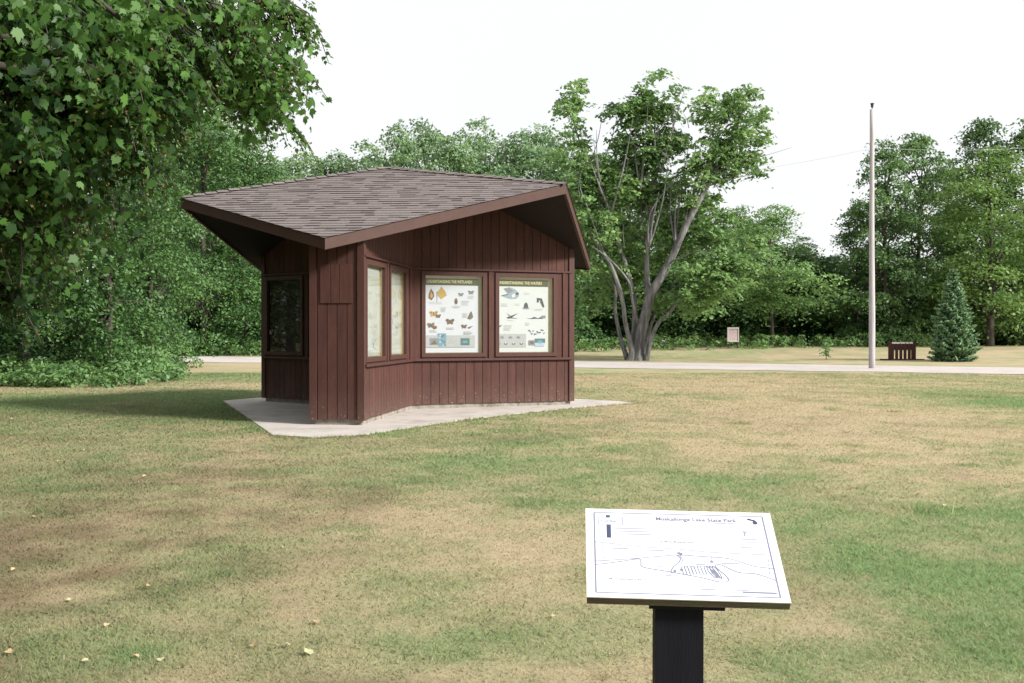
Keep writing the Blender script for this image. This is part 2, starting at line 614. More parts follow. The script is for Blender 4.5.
gx = axis([(-900, -100, 100), (-100, -40, 6), (-40, -14, .5), (-14, 14, .16), (14, 40, .5), (40, 100, 6), (100, 900, 100)])
gy = axis([(-60, 2, 4), (2, 26, .14), (26, 52, .35), (52, 90, 1.2), (90, 150, 10), (150, 1500, 90)])
GX, GY = np.meshgrid(gx, gy, indexing='ij')
xs, ys = GX.ravel(), GY.ravel()
me = bpy.data.meshes.new('ground')
nv = len(xs)
me.vertices.add(nv)
me.vertices.foreach_set('co', np.stack([xs, ys, gz(xs, ys)], 1).astype(np.float32).ravel())
ii, jj = np.meshgrid(np.arange(len(gx) - 1), np.arange(len(gy) - 1), indexing='ij')
a0 = (ii * len(gy) + jj).ravel()
quads = np.stack([a0, a0 + len(gy), a0 + len(gy) + 1, a0 + 1], 1).astype(np.int32)
me.loops.add(quads.size)
me.loops.foreach_set('vertex_index', quads.ravel())
me.polygons.add(len(quads))
me.polygons.foreach_set('loop_start', np.arange(0, quads.size, 4, dtype=np.int32))
me.polygons.foreach_set('loop_total', np.full(len(quads), 4, np.int32))
me.update(calc_edges=True)
ca = me.attributes.new('ground_col', 'FLOAT_COLOR', 'POINT')
c4 = np.ones((nv, 4), np.float32)
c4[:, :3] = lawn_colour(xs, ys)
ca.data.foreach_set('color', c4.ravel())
me.materials.append(M['lawn'])
ground = bpy.data.objects.new('ground', me)
C.objects.link(ground)
tag(ground, 'dry patchy lawn of tan and green grass', 'lawn', kind='structure')

# the park road
rd = MB()
far = lambda x: 47.3 - 1.4 - .478 * (x - 3) + 1.4
near = lambda x: 39.0 - .425 * (x - 2.5)
rngr = np.random.default_rng(3)
X = np.arange(-60, 70, .7)
fe = [far(x) + .12 * math.sin(x * 1.7) + rngr.uniform(-.08, .08) for x in X]
ne = [near(x) + .15 * math.sin(x * 1.1) + rngr.uniform(-.12, .12) for x in X]
for i in range(len(X) - 1):
    rd.poly([(X[i], ne[i], .012), (X[i + 1], ne[i + 1], .012), (X[i + 1], fe[i + 1], .012), (X[i], fe[i], .012)])
tag(rd.build('road', M['road']), 'pale worn park road crossing behind the kiosk', 'road', kind='structure')

# ------------------------------------------------------------------ the kiosk
KS = .875
KX, KY = -2.401 * KS, 20.619 * KS
TH = -1.719
WE, WW, CI = 3.814 * KS, .896 * KS, .481 * KS
ZB = .100
kd = lambda a, r: np.array([KX + r * math.cos(a), KY + r * math.sin(a)])


def wing_pt(a, sg, e=WE, ww=WW):
    return kd(a, e) + sg * np.array([-math.sin(a), math.cos(a)]) * ww / 2


# roof corners
YA, YTL, YLF, YLR = 18.04 + .51, None, None, None
rt = 4.0 * KS
RtR, RtL, Rl = 4.293 * KS, 4.242 * KS, 4.466 * KS
A3 = at(386, 168, 18.04 + .51)
pL = kd(TH - math.pi / 3, RtL); TL = at(181, 198, pL[1])
pF = kd(TH, Rl); LF = at(325, 238, pF[1])
pn = np.cross(TL - A3, LF - A3); pn /= np.linalg.norm(pn)
if pn[2] < 0: pn = -pn
r_ = ray(566, 184)
o_ = np.array([0, 0, EYE])
TR = o_ + r_ * (((A3 - o_) @ pn) / (r_ @ pn))
pR = kd(TH + 2 * math.pi / 3, Rl); LR = at(590, 262, pR[1])
pn2 = np.cross(LR - A3, TR - A3); pn2 /= np.linalg.norm(pn2)
if pn2[2] < 0: pn2 = -pn2


def on_plane(xy, p0, n):
    return np.array([xy[0], xy[1], p0[2] - ((xy[0] - p0[0]) * n[0] + (xy[1] - p0[1]) * n[1]) / n[2]])


pB = kd(TH - 2 * math.pi / 3, Rl)
LB = np.array([pB[0], pB[1], LR[2] + .02])
pn3 = np.cross(LB - A3, TL - A3); pn3 /= np.linalg.norm(pn3)
if pn3[2] < 0: pn3 = -pn3
ld = np.cross(pn2, pn3); ld /= np.linalg.norm(ld)
bk = kd(TH + math.pi, RtR)
if ld[:2] @ (bk - A3[:2]) < 0: ld = -ld
TB = A3 + ld * RtR * .92
FACES = [(A3, TL, LF, TR, pn), (A3, TR, LR, TB, pn2), (A3, TB, LB, TL, pn3)]
print('roof', A3, TL, LF, TR, LR, TB, LB)

kiosk = empty('information_kiosk', (KX, KY, 0), 0, 'brown three-winged wooden kiosk with a shingled roof and lit poster cases', 'kiosk')
kiosk['label'] = 'brown three-winged wooden kiosk with shingled roof and glazed poster windows'
KO = np.array([KX, KY, 0.0])


def kb(mb, name, m, parent=None):
    """build a kiosk part in place (vertices are given in world space)"""
    mb.v = [tuple(np.array(p) - KO) for p in mb.v]
    return mb.build(name, m, parent or kiosk)


def clip_poly(poly, planes):
    """Sutherland-Hodgman against half-spaces (p0, n): keep (p-p0).n <= 0"""
    for p0, n in planes:
        out = []
        for i in range(len(poly)):
            a, b = poly[i], poly[(i + 1) % len(poly)]
            da, db = (a - p0) @ n, (b - p0) @ n
            if da <= 0: out.append(a)
            if (da < 0 < db) or (db < 0 < da):
                out.append(a + (b - a) * (da / (da - db)))
        poly = out
        if len(poly) < 3: return []
    return poly


# shingles: real overlapping courses on each of the three planes
rng = np.random.default_rng(11)
sh = MB()
for a, t1, l, t2, n in FACES:
    horiz = np.cross(np.array([0, 0, 1.0]), n); horiz /= np.linalg.norm(horiz)
    down = np.cross(horiz, n)
    if down[2] > 0: down = -down
    ring = [a, t1, l, t2]
    cen = sum(ring) / 4
    planes = []
    for i in range(4):
        p, q = ring[i], ring[(i + 1) % 4]
        en = np.cross(q - p, n); en /= np.linalg.norm(en)
        if (cen - p) @ en > 0: en = -en
        over = .018 if i in (1, 2) else 0.0
        planes.append((p + en * over, en))
    smax = max((p - a) @ down for p in ring) + .1
    expo = .145
    s = smax
    k = 0
    sh.poly([p + n * .004 for p in ring], 0, .3)
    while s > -expo:
        hh = -5.2 + rng.uniform(0, .3)
        while hh < 5.2:
            wd = rng.uniform(.12, .26)
            lift = .013 + (.007 if rng.random() < .4 else 0)
            q = [a + horiz * hh + down * (s - expo) + n * .006, a + horiz * (hh + wd) + down * (s - expo) + n * .006,
                 a + horiz * (hh + wd) + down * s + n * lift, a + horiz * hh + down * s + n * lift]
            c = clip_poly(q, planes)
            tv = float(np.clip((.14 if rng.random() < .15 else .6) + rng.normal(0, .05), 0, 1))
            if c:
                sh.poly(c, 0, tv)
            e = [q[3], q[2], q[2] - n * lift, q[3] - n * lift]
            c = clip_poly(e, planes)
            if c: sh.poly(c, 1, .5)
            hh += wd
        s -= expo
        k += 1
roof = kb(sh, 'roof', [M['shingle'], M['shingle_edge']])
# caps along the three ridges
cp = MB()
for T in (TL, TR, TB):
    L = np.linalg.norm(T - A3)
    d = (T - A3) / L
    side = np.cross(d, np.array([0, 0, 1.0])); side /= np.linalg.norm(side)
    nn = int(L / .19)
    fl = [f for f in FACES if any(f[i] is T for i in (1, 3))]
    for k in range(nn):
        s0, s1 = L * k / nn - .05, L * (k + 1) / nn
        for sg in (-1, 1):
            nf = None
            for f in fl:
                mid = (f[1] + f[3]) / 2
                if ((f[2] - A3) @ side) * sg > 0: nf = f[4]
            if nf is None: nf = np.array([0, 0, 1.0])
            sd_ = np.cross(nf, d); sd_ /= np.linalg.norm(sd_)
            if sd_ @ side * sg < 0: sd_ = -sd_
            lo, hi = .020, .038 + rng.uniform(0, .008)
            a, b = A3 + d * max(s0, 0), A3 + d * s1
            up = np.array([0, 0, 1.0])
            tv = float(np.clip(.55 + rng.normal(0, .2), 0, 1))
            cp.poly([a + up * lo, b + up * hi, b + sd_ * .13 + nf * (hi - .006), a + sd_ * .13 + nf * (lo - .004)], 0, tv)
            cp.poly([b + up * hi, b, b + sd_ * .13, b + sd_ * .13 + nf * (hi - .006)], 1, .5)
kb(cp, 'ridge_cap', [M['shingle'], M['shingle_edge']], roof)
# fascia boards round the eaves, mitred at the corners
edge = [TL, LF, TR, LR, TB, LB]
cxy = np.array([A3[0], A3[1], 0])
FH, FT = .165, .04
inner = []
for p in edge:
    q = p - A3
    hor = np.array([q[0], q[1], 0]); hl = np.linalg.norm(hor)
    inner.append(p - hor / hl * FT * 1.2)
fa = MB()
for i in range(6):
    p, q, pi_, qi_ = edge[i], edge[(i + 1) % 6], inner[i], inner[(i + 1) % 6]
    dz, top = np.array([0, 0, FH]), np.array([0, 0, .004])
    fa.hexa([p - dz, q - dz, qi_ - dz, pi_ - dz, p - top, q - top, qi_ - top, pi_ - top], 0, .5)
kb(fa, 'fascia', M['fascia'], roof)
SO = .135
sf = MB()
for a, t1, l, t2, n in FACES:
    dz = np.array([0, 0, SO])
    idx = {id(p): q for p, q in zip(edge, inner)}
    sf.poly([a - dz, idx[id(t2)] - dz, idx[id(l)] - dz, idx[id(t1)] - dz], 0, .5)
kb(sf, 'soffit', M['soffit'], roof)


def soffit_z(xy):
    zs = []
    for a, t1, l, t2, n in FACES:
        zs.append(on_plane(xy, a, n)[2])
    return min(zs) - SO


# walls
Z_SILL, Z_HEAD, G0, G1 = .90, 2.52, 1.02, 2.42


class Wall:
    """a vertical wall from a to b; outside is on the right of a->b ... d is the distance outwards"""
    def __init__(self, a, b, outside):
        self.a, self.b = np.array(a), np.array(b)
        self.L = np.linalg.norm(self.b - self.a)
        self.u = (self.b - self.a) / self.L
        n = np.array([self.u[1], -self.u[0]])
        if (outside - self.a) @ n < 0: n = -n
        self.n = n

    def p(self, u, z, d=0.0):
        q = self.a + self.u * u + self.n * d
        return np.array([q[0], q[1], z])

    def box(self, mb, u0, u1, z0, z1, d0, d1, mi=0, tint=.5):
        P = self.p
        r = [P(u0, z0, d1), P(u1, z0, d1), P(u1, z0, d0), P(u0, z0, d0)]
        r += [q + np.array([0, 0, z1 - z0]) for q in r]
        if (np.cross(r[1] - r[0], r[3] - r[0]))[2] < 0:
            r = [r[i] for i in (1, 0, 3, 2, 5, 4, 7, 6)]
        mb.hexa(r, mi, tint)

    def top_z(self, u, d=0.0):
        q = self.p(u, 0, d)
        return soffit_z(q[:2])

    def plank(self, mb, u0, u1, z0, d0, d1, tint):
        """a board whose top follows the sloping soffit"""
        P = self.p
        e = .006
        r = [P(u0, z0, d1), P(u1, z0, d1), P(u1, z0, d0), P(u0, z0, d0)]
        t = [P(u0, self.top_z(u0, d1) + e, d1), P(u1, self.top_z(u1, d1) + e, d1), P(u1, self.top_z(u1, d1) + e, d0), P(u0, self.top_z(u0, d1) + e, d0)]
        if (np.cross(r[1] - r[0], r[3] - r[0]))[2] < 0:
            r = [r[i] for i in (1, 0, 3, 2)]; t = [t[i] for i in (1, 0, 3, 2)]
        mb.hexa(r + t, 0, tint)


def ellipse(cx, cy, rx, ry, n=12, rot=0.0):
    c, s = math.cos(rot), math.sin(rot)
    return [(cx + c * rx * math.cos(2 * math.pi * i / n) - s * ry * math.sin(2 * math.pi * i / n),
             cy + s * rx * math.cos(2 * math.pi * i / n) + c * ry * math.sin(2 * math.pi * i / n)) for i in range(n)]


def text_polys(s, size, bold=.012):
    """outline of a text as triangles in its own plane: list of point lists, and its width"""
    cu = bpy.data.curves.new('lettering', 'FONT')
    cu.body = s
    cu.size = size
    cu.resolution_u = 2
    cu.offset = bold * size
    ob = bpy.data.objects.new('lettering', cu)
    C.objects.link(ob)
    bpy.context.view_layer.update()
    dg = bpy.context.evaluated_depsgraph_get()
    me_ = ob.evaluated_get(dg).to_mesh()
    vv = [tuple(v.co[:2]) for v in me_.vertices]
    ff = [tuple(p.vertices) for p in me_.polygons]
    bpy.data.objects.remove(ob)
    bpy.data.curves.remove(cu)
    w_ = max(v[0] for v in vv) if vv else 0
    return [[vv[i] for i in f] for f in ff], w_


PK = ['paper', 'p_olive', 'p_title', 'p_yellow', 'p_brown', 'p_dark', 'p_blue', 'p_teal', 'p_sky', 'p_grey', 'p_pale', 'p_bird']
PMATS = [M[k] for k in PK]
PI_ = {k: i for i, k in enumerate(PK)}


def poster_shapes(kind):
    """flat printed shapes, (0..1, 0..1.31) poster space"""
    S = []
    lv = [0]

    def add(pts, c):
        if c != 'p_title': lv[0] += 1
        S.append((pts, PI_[c], lv[0] + .5 * (c == 'p_title')))

    rect = lambda x0, y0, x1, y1, c: add([(x0, y0), (x1, y0), (x1, y1), (x0, y1)], c)
    H = 1.31
    rng_ = np.random.default_rng(5 if kind == 'insects' else 6)
    rect(0, H - .13, 1, H - .01, 'p_olive')
    T, w_ = text_polys('UNDERSTANDING THE ' + ('WETLANDS' if kind == 'insects' else 'WATERS'), .072)
    for t in T: add([(x * min(1, .84 / w_) + .04, y + H - .09) for x, y in t], 'p_title')

    def lines(x, y, wd, n=3):
        for i in range(n):
            rect(x, y - .022 * i, x + wd * rng_.uniform(.7, 1), y - .022 * i + .008, 'p_pale')

    def moth(x, y, s, c, c2='p_brown', rot=0):
        for sg in (-1, 1):
            add(ellipse(x + sg * .55 * s, y + .2 * s, .55 * s, .38 * s, 10, sg * .6 + rot), c)
            add(ellipse(x + sg * .4 * s, y - .35 * s, .38 * s, .3 * s, 10, -sg * .5 + rot), c)
            add(ellipse(x + sg * .62 * s, y + .25 * s, .18 * s, .13 * s, 8), c2)
        add(ellipse(x, y, .1 * s, .5 * s, 8), 'p_dark')

    if kind == 'insects':
        rect(.03, .93, .42, 1.15, 'p_pale') if False else None
        add([(.30, .98), (.22, 1.05), (.30, 1.13), (.33, 1.0)], 'p_yellow')
        add([(.24, 1.0), (.30, .93), (.41, 1.0), (.385, 1.07), (.31, 1.16), (.26, 1.08)], 'p_yellow')
        add([(.07, .95), (.13, .91), (.18, .98), (.17, 1.05), (.12, 1.12), (.08, 1.03)], 'p_brown')
        add([(.10, .97), (.14, .95), (.16, 1.0), (.12, 1.07)], 'p_yellow')
        add([(.225, .88), (.232, .88), (.235, 1.06), (.222, 1.06)], 'p_dark')
        lines(.08, .87, .26, 2)
        moth(.67, 1.02, .05, 'p_grey', 'p_dark'); moth(.86, 1.06, .055, 'p_grey', 'p_dark'); lines(.80, .99, .14, 3)
        add(ellipse(.58, .90, .03, .055), 'p_brown'); add(ellipse(.585, .88, .018, .03), 'p_dark'); add(ellipse(.58, .80, .075, .02), 'p_pale'); lines(.68, .9, .17, 4)
        moth(.17, .68, .075, 'p_yellow', 'p_brown', .3); moth(.25, .64, .05, 'p_brown', 'p_dark'); lines(.3, .78, .1, 4)
        add([(.79, .60), (.85, .58), (.90, .62), (.87, .73), (.84, .70)], 'p_brown'); add([(.84, .62), (.89, .61), (.86, .70)], 'p_teal'); lines(.70, .68, .09, 4)
        moth(.47, .545, .075, 'p_brown', 'p_dark'); lines(.40, .43, .16, 2)
        moth(.12, .48, .065, 'p_brown', 'p_yellow', .4); add(ellipse(.19, .44, .04, .03), 'p_brown'); lines(.09, .38, .16, 2)
        moth(.73, .46, .05, 'p_brown', 'p_dark'); add([(.79, .44), (.83, .42), (.9, .47), (.84, .455)], 'p_brown'); lines(.72, .36, .18, 3)
        rect(.0, .09, .93, .30, 'p_pale')
        rect(.09, .13, .25, .25, 'p_grey'); add([(.11, .14), (.23, .15), (.18, .22)], 'p_brown')
        rect(.245, .105, .395, .335, 'p_blue')
        for i in range(9): add(ellipse(.26 + .12 * rng_.random(), .12 + .2 * rng_.random(), .016, .02, 7), ['p_teal', 'p_sky'][i % 2])
        rect(.66, .125, .83, .25, 'p_teal'); add(ellipse(.745, .185, .05, .02), 'p_blue')
        lines(.43, .22, .18, 4)
    else:
        add([(.14, 1.13), (.25, 1.165), (.36, 1.13), (.44, 1.06), (.43, 1.0), (.38, .955), (.26, .955), (.15, .985), (.10, 1.015), (.23, 1.035)], 'p_bird')
        add([(.30, 1.03), (.36, 1.06), (.36, .99), (.30, .98)], 'paper')
        add([(.14, 1.14), (.25, 1.16), (.33, 1.10), (.24, 1.05)], 'p_grey')
        add(ellipse(.40, 1.05, .03, .022), 'p_dark'); add([(.10, 1.0), (.23, 1.03), (.22, 1.045), (.10, 1.015)], 'p_dark')
        lines(.53, 1.06, .12, 2)
        add([(.52, .79), (.62, .79), (.60, .87), (.57, .90), (.54, .87)], 'p_dark'); add(ellipse(.57, .785, .07, .014), 'p_grey'); lines(.35, .86, .12, 2)
        add([(.78, .98), (.88, .97), (.93, .82), (.90, .80), (.84, .91), (.78, .89)], 'p_dark'); add([(.81, .93), (.85, .93), (.84, .90)], 'paper'); lines(.74, .77, .16, 2)
        add([(.0, .76), (.05, .80), (.06, .86), (.03, .90), (.0, .86)], 'p_grey'); lines(.09, .86, .14, 3)
        add([(.2, .62), (.25, .64), (.42, .70), (.30, .62), (.42, .60), (.28, .605), (.22, .60)], 'p_dark'); add([(.2, .70), (.28, .65), (.26, .63)], 'p_grey'); lines(.21, .56, .16, 1)
        add([(.58, .61), (.66, .605), (.73, .635), (.80, .61), (.92, .66), (.90, .60), (.74, .60), (.66, .595)], 'p_dark'); rect(.87, .61, .95, .66, 'p_grey'); lines(.55, .52, .1, 3)
        add([(.0, .42), (.05, .43), (.11, .48), (.1, .49), (.03, .45), (.0, .44)], 'p_dark'); lines(.14, .47, .16, 5)
        for i in range(12):
            x, y = .63 + .29 * i / 11, .31 + .09 * rng_.random()
            add(ellipse(x, y, .012, .02, 6, rng_.random() * 3), ['p_dark', 'p_grey'][i % 2])
        rect(.0, .085, .57, .325, 'p_pale')
        for i, x in enumerate((.11, .27, .42)): add(ellipse(x, .26, .04, .022, 9), 'p_grey'); add(ellipse(x, .265, .015, .03, 6), 'p_grey')
        for i, x in enumerate((.05, .18, .33, .48)): add(ellipse(x, .15, .035, .02, 9), 'p_dark' if i else 'p_grey'); add(ellipse(x, .16, .018, .014, 7), 'paper')
        rect(.62, .12, .75, .21, 'p_grey'); add(ellipse(.68, .165, .04, .025), 'p_brown')
        rect(.74, .16, .94, .24, 'p_teal'); rect(.74, .10, .92, .165, 'p_sky'); add(ellipse(.84, .18, .05, .03), 'p_blue')
    return S


SHAPES = {k: poster_shapes(k) for k in ('insects', 'birds')}


def glazed_case(w, u0, u1, pu0, pu1, kind, pale=False, darkened=False, faded=False):
    """one display window: frame, liner box, poster and glass in wall w"""
    D = -.06
    fr = MB()
    bw = .072
    w.box(fr, u0 - bw, u0, G0 - bw, G1 + bw, -.02, .034, 0, .55)
    w.box(fr, u1, u1 + bw, G0 - bw, G1 + bw, -.02, .034, 0, .5)
    w.box(fr, u0, u1, G1, G1 + bw, -.02, .032, 0, .45)
    w.box(fr, u0, u1, G0 - bw, G0, -.02, .032, 0, .6)
    win = kb(fr, 'display_window', M['trim'])
    ln_ = MB()
    P = w.p
    t = .004
    for q in ([P(u0, G0, D), P(u1, G0, D), P(u1, G1, D), P(u0, G1, D)], [P(u0, G0, D), P(u0, G1, D), P(u0, G1, -.021), P(u0, G0, -.021)],
              [P(u1, G0, D), P(u1, G0, -.021), P(u1, G1, -.021), P(u1, G1, D)], [P(u0, G1, D), P(u1, G1, D), P(u1, G1, -.021), P(u0, G1, -.021)],
              [P(u0, G0, D), P(u0, G0, -.021), P(u1, G0, -.021), P(u1, G0, D)]):
        ln_.poly(q)
    kb(ln_, 'case_liner', M['soffit'] if darkened else (M['cream_dull'] if faded else M['cream']), win)  # left bay cases: dark liner paints in shade and dark reflections
    po = MB()
    z0, z1 = G0 + .01, G1 - .035
    W_, H_ = pu1 - pu0, z1 - z0
    sx, sz = W_, H_ / 1.31
    flip = w.flip

    def q(x, y, d):
        uu = pu0 + x * sx if not flip else pu1 - x * sx
        return w.p(uu, z0 + y * sz, D + d)
    po.poly([q(0, 0, .012), q(1, 0, .012), q(1, 1.31, .012), q(0, 1.31, .012)], 0)
    dlev = .0135
    for pts, c, lv in SHAPES[kind]:
        po.poly([q(x, y, dlev + .0001 * lv) for x, y in pts], c)
    pm = list(PMATS)
    if pale: pm[0] = M['paper_pale']
    if faded: pm = [M['paper_dimmed']] + [M['p_glare'] if j not in (3, 6) else M['p_glare_warm'] for j in range(1, len(pm))]  # washed-out inks paint the glass reflection; paper dimmed against strong sun
    if not darkened: kb(po, 'poster', pm, win)
    g = MB()
    g.poly([P(u0, G0, -.004), P(u1, G0, -.004), P(u1, G1, -.004), P(u0, G1, -.004)])
    kb(g, 'glass', M['glass'], win)
    return win


def long_wall(w, wins, pidx, tone, darkened=False, faded=False):
    """a wing's long wall: lower siding, upper siding, window band"""
    sd_ = MB()
    rng_ = np.random.default_rng(int(abs(w.a[0] * 1000)) % 9999)
    nb = 19
    bwid = w.L / nb
    gap = .009
    w.box(sd_, 0, w.L, ZB + .005, Z_SILL - .02, -.05, -.012, 0, .25)
    for k in range(nb):
        tv = float(np.clip(tone + rng_.normal(0, .2), 0, 1))
        w.box(sd_, k * bwid + gap / 2, (k + 1) * bwid - gap / 2, ZB + rng_.uniform(-.004, .004), Z_SILL - .018, -.012, .004, 0, tv)
        w.plank(sd_, k * bwid + gap / 2, (k + 1) * bwid - gap / 2, Z_HEAD + .03, -.012, .004, tv)
        w.plank(sd_, k * bwid - (0 if k == 0 else .003), (k + 1) * bwid + (0 if k == nb - 1 else .003), Z_HEAD + .03, -.04, -.013, .25)
    # fixed boards either side of and between the windows
    us = [0.0] + [v for a, b in wins for v in (a - .073, b + .073)] + [w.L]
    for i in range(0, len(us), 2):
        a, b = us[i] + .001, us[i + 1] - .001
        if b - a > .015:
            w.box(sd_, a, b, Z_SILL + .001, Z_HEAD - .001, -.03, .008, 0, .45)
            if b - a > .16:
                m_ = (a + b) / 2
                w.box(sd_, m_ - .045, m_ + .045, Z_SILL + .001, Z_HEAD - .001, .008, .03, 0, .55)
    w.box(sd_, 0, w.L, G1 + .073, Z_HEAD - .001, -.03, .006, 0, .4)
    w.box(sd_, 0, w.L, Z_SILL, G0 - .074, -.03, .006, 0, .5)
    kb(sd_, 'siding', M['siding'])
    tr = MB()
    w.box(tr, .01, w.L - .02, Z_SILL - .018, Z_SILL + .022, -.02, .06, 0, .6)
    kb(tr, 'window_sill', M['trim'])
    tr = MB()
    w.box(tr, .01, w.L - .02, Z_HEAD, Z_HEAD + .03, -.02, .045, 0, .4)
    kb(tr, 'head_trim', M['trim'])
    for (a, b), (kind, p0, p1, pale) in zip(wins, pidx):
        glazed_case(w, a, b, p0, p1, kind, pale, darkened, faded)


curbm = MB()
for i in range(3):
    a = TH + i * 2 * math.pi / 3
    Pl, Pr = wing_pt(a, -1), wing_pt(a, 1)                    # wing end corners
    Cl, Cr = kd(a - math.pi / 3, CI), kd(a + math.pi / 3, CI)  # inner corners left and right of the wing
    # wall on the clockwise side (Pl .. Cl) and on the other (Pr .. Cr)
    wl = Wall(Cl, Pl, kd(a - math.pi / 3, 3)); wl.flip = False
    wr = Wall(Pr, Cr, kd(a + math.pi / 3, 3)); wr.flip = False
    for w_ in (wl, wr):
        rgt = np.array([-w_.n[1], w_.n[0]])          # to the right for someone facing the wall is -this
        w_.flip = (w_.u @ rgt) < 0
    long_wall(wl, [(.225, 1.315), (1.635, 2.725)], [('insects', .225, 1.255, False), ('birds', 1.60, 2.645, True)], .45, i == 0)
    long_wall(wr, [(.15, 1.15), (1.52, 2.52)], [('birds', .15, 1.06, True), ('insects', 1.52, 2.36, False)], .55, i == 2, True)
    # narrow end wall with four wide boards
    we = Wall(Pl, Pr, kd(a, 6))
    sd_ = MB()
    n_ = 4
    u0, u1 = .085, we.L - .085
    for k in range(n_):
        tv = .3 + .3 * rng.random()
        g0, g1 = u0 + (u1 - u0) * k / n_ + .006, u0 + (u1 - u0) * (k + 1) / n_ - .006
        we.plank(sd_, g0, g1, ZB + .004 * k % .01, -.03, .006, tv)
    we.plank(sd_, .02, we.L - .02, ZB + .01, -.05, -.03, .2)
    kb(sd_, 'siding', M['siding'])
    if i == 0:
        pt = MB()
        pb = [.135, .30, .435, .63]
        for k in range(3):
            we.box(pt, pb[k] + .004, pb[k + 1] - .004, 1.83, 2.41, .007, .022, 0, .35 + .15 * k)
        kb(pt, 'patch_board', M['siding'])
    for (uu0, uu1) in ((-.03, .075), (we.L - .075, we.L + .03)):
        po_ = MB()
        we.plank(po_, uu0, uu1, ZB - .012, -.075, .03, .5)
        kb(po_, 'corner_post', M['trim'])
    # concrete kerb below the siding
    ins = .03
    q = []
    aa = wing_pt(a, -1, WE - ins, WW - 2 * ins); bb = wing_pt(a, 1, WE - ins, WW - 2 * ins)
    ca_, cb_ = kd(a - math.pi / 3, CI - ins * .9), kd(a + math.pi / 3, CI - ins * .9)
    ring = [ca_, aa, bb, cb_, np.array([KX, KY])]
    bot = [np.array([p[0], p[1], .0]) for p in ring]
    topv = [np.array([p[0], p[1], ZB + .008]) for p in ring]
    nb_ = len(ring)
    curbm.mesh(bot + topv, [tuple(range(nb_ - 1, -1, -1)), tuple(range(nb_, 2 * nb_))] + [(k, (k + 1) % nb_, (k + 1) % nb_ + nb_, k + nb_) for k in range(nb_)])
kb(curbm, 'footing', M['curb'])

# concrete pad under the kiosk
pad = [(-5.81, 19.95), (-4.45, 16.5), (-3.20, 13.3), (-2.65, 13.05), (-2.05, 13.32), (-1.36, 14.55), (-.67, 15.85), (.49, 17.4), (1.5, 18.55), (2.42, 19.35), (2.2, 19.75), (1.2, 20.6), (0.2, 21.6), (-1.0, 22.2), (-3.2, 22.4), (-5.0, 21.6)]
pm_ = MB()
top = [(x, y, .022) for x, y in pad]
pm_.poly(top)
for i in range(len(pad)):
    a, b = pad[i], pad[(i + 1) % len(pad)]
    pm_.poly([(a[0], a[1], -.05), (b[0], b[1], -.05), (b[0], b[1], .022), (a[0], a[1], .022)])
tag(pm_.build('pavement', M['concrete']), 'pale concrete pad under the kiosk', 'paving', kind='structure')

# ------------------------------------------------------------------ the map sign in the foreground
sp = (.5425, 3.1528, .6977); yaw, tilt, roll, BH, BW = -.0511, .5639, .0169, .3893, .61
SM = Matrix.Translation(sp) @ Matrix.Rotation(yaw, 4, 'Z') @ Matrix.Rotation(roll, 4, 'Y') @ Matrix.Rotation(tilt, 4, 'X')
sign = empty('map_sign', (sp[0], sp[1], 0), 0, 'white slanted park map panel on a black wooden post', 'sign')
SOFF = Matrix.Translation((-sp[0], -sp[1], 0))


def sb(mb, name, m, parent=None):
    mb.v = [tuple(SOFF @ (SM @ Vector(p))) for p in mb.v]
    return mb.build(name, m, parent or sign)


bd = MB()
hw, hh = BW / 2, BH / 2
bd.box((-hw, -hh, -.031), (hw, hh, -.0035), 0)
board = sb(bd, 'board', M['ply'])
fc = MB()
fc.box((-hw - .001, -hh - .001, -.0035), (hw + .001, hh + .001, 0), 0)
sb(fc, 'sign_face', M['sign_white'], board)


def c2uv(cx, cy):
    """sketch coordinates measured on the panel to its own metres"""
    lx = 57 + (cy - 63) / 307 * 5
    s = (cy - 70) / 318
    rx = 693 + (cy - 77) / 315 * 90
    u = (cx - lx) / (rx - lx)
    ty = 63 + 14 * u
    by = 370 + 22 * u
    v = 1 - (cy - ty) / (by - ty)
    v = v - .055 * v * (1 - v)
    return (u - .5) * BW, (v - .5) * BH


ink = MB()
lev = [0]


def seg(a, b, wd, mi):
    a, b = np.array(a), np.array(b)
    d = b - a
    L = np.linalg.norm(d)
    if L < 1e-6: return
    d /= L
    n = np.array([-d[1], d[0]]) * (wd * .62 + .0004)
    lev[0] += 1
    z = .0006 + .00002 * (lev[0] % 25)
    ink.poly([(*(a - n), z), (*(b - n), z), (*(b + n), z), (*(a + n), z)], mi)


def pline(pts, wd, mi):
    q = [c2uv(*p) for p in pts]
    for i in range(len(q) - 1): seg(q[i], q[i + 1], wd, mi)


def curve_(pts, k=5):
    pts = np.array(pts, float)
    out = []
    for i in range(len(pts) - 1):
        p0, p1, p2, p3 = pts[max(i - 1, 0)], pts[i], pts[i + 1], pts[min(i + 2, len(pts) - 1)]
        for j in range(k):
            t = j / k
            out.append(.5 * (2 * p1 + (p2 - p0) * t + (2 * p0 - 5 * p1 + 4 * p2 - p3) * t * t + (3 * p1 - p0 - 3 * p2 + p3) * t ** 3))
    return out + [pts[-1]]


def text(s, cx0, cy0, cx1, mi, hgt=None):
    T, w_ = text_polys(s, 1.0)
    a, b = np.array(c2uv(cx0, cy0)), np.array(c2uv(cx1, cy0 + (cx1 - cx0) * .035))
    L = np.linalg.norm(b - a)
    k = L / w_
    for t in T:
        lev[0] += 0
        ink.poly([(a[0] + x * k, a[1] + y * (hgt / .7 if hgt else k), .0012) for x, y in t], mi)


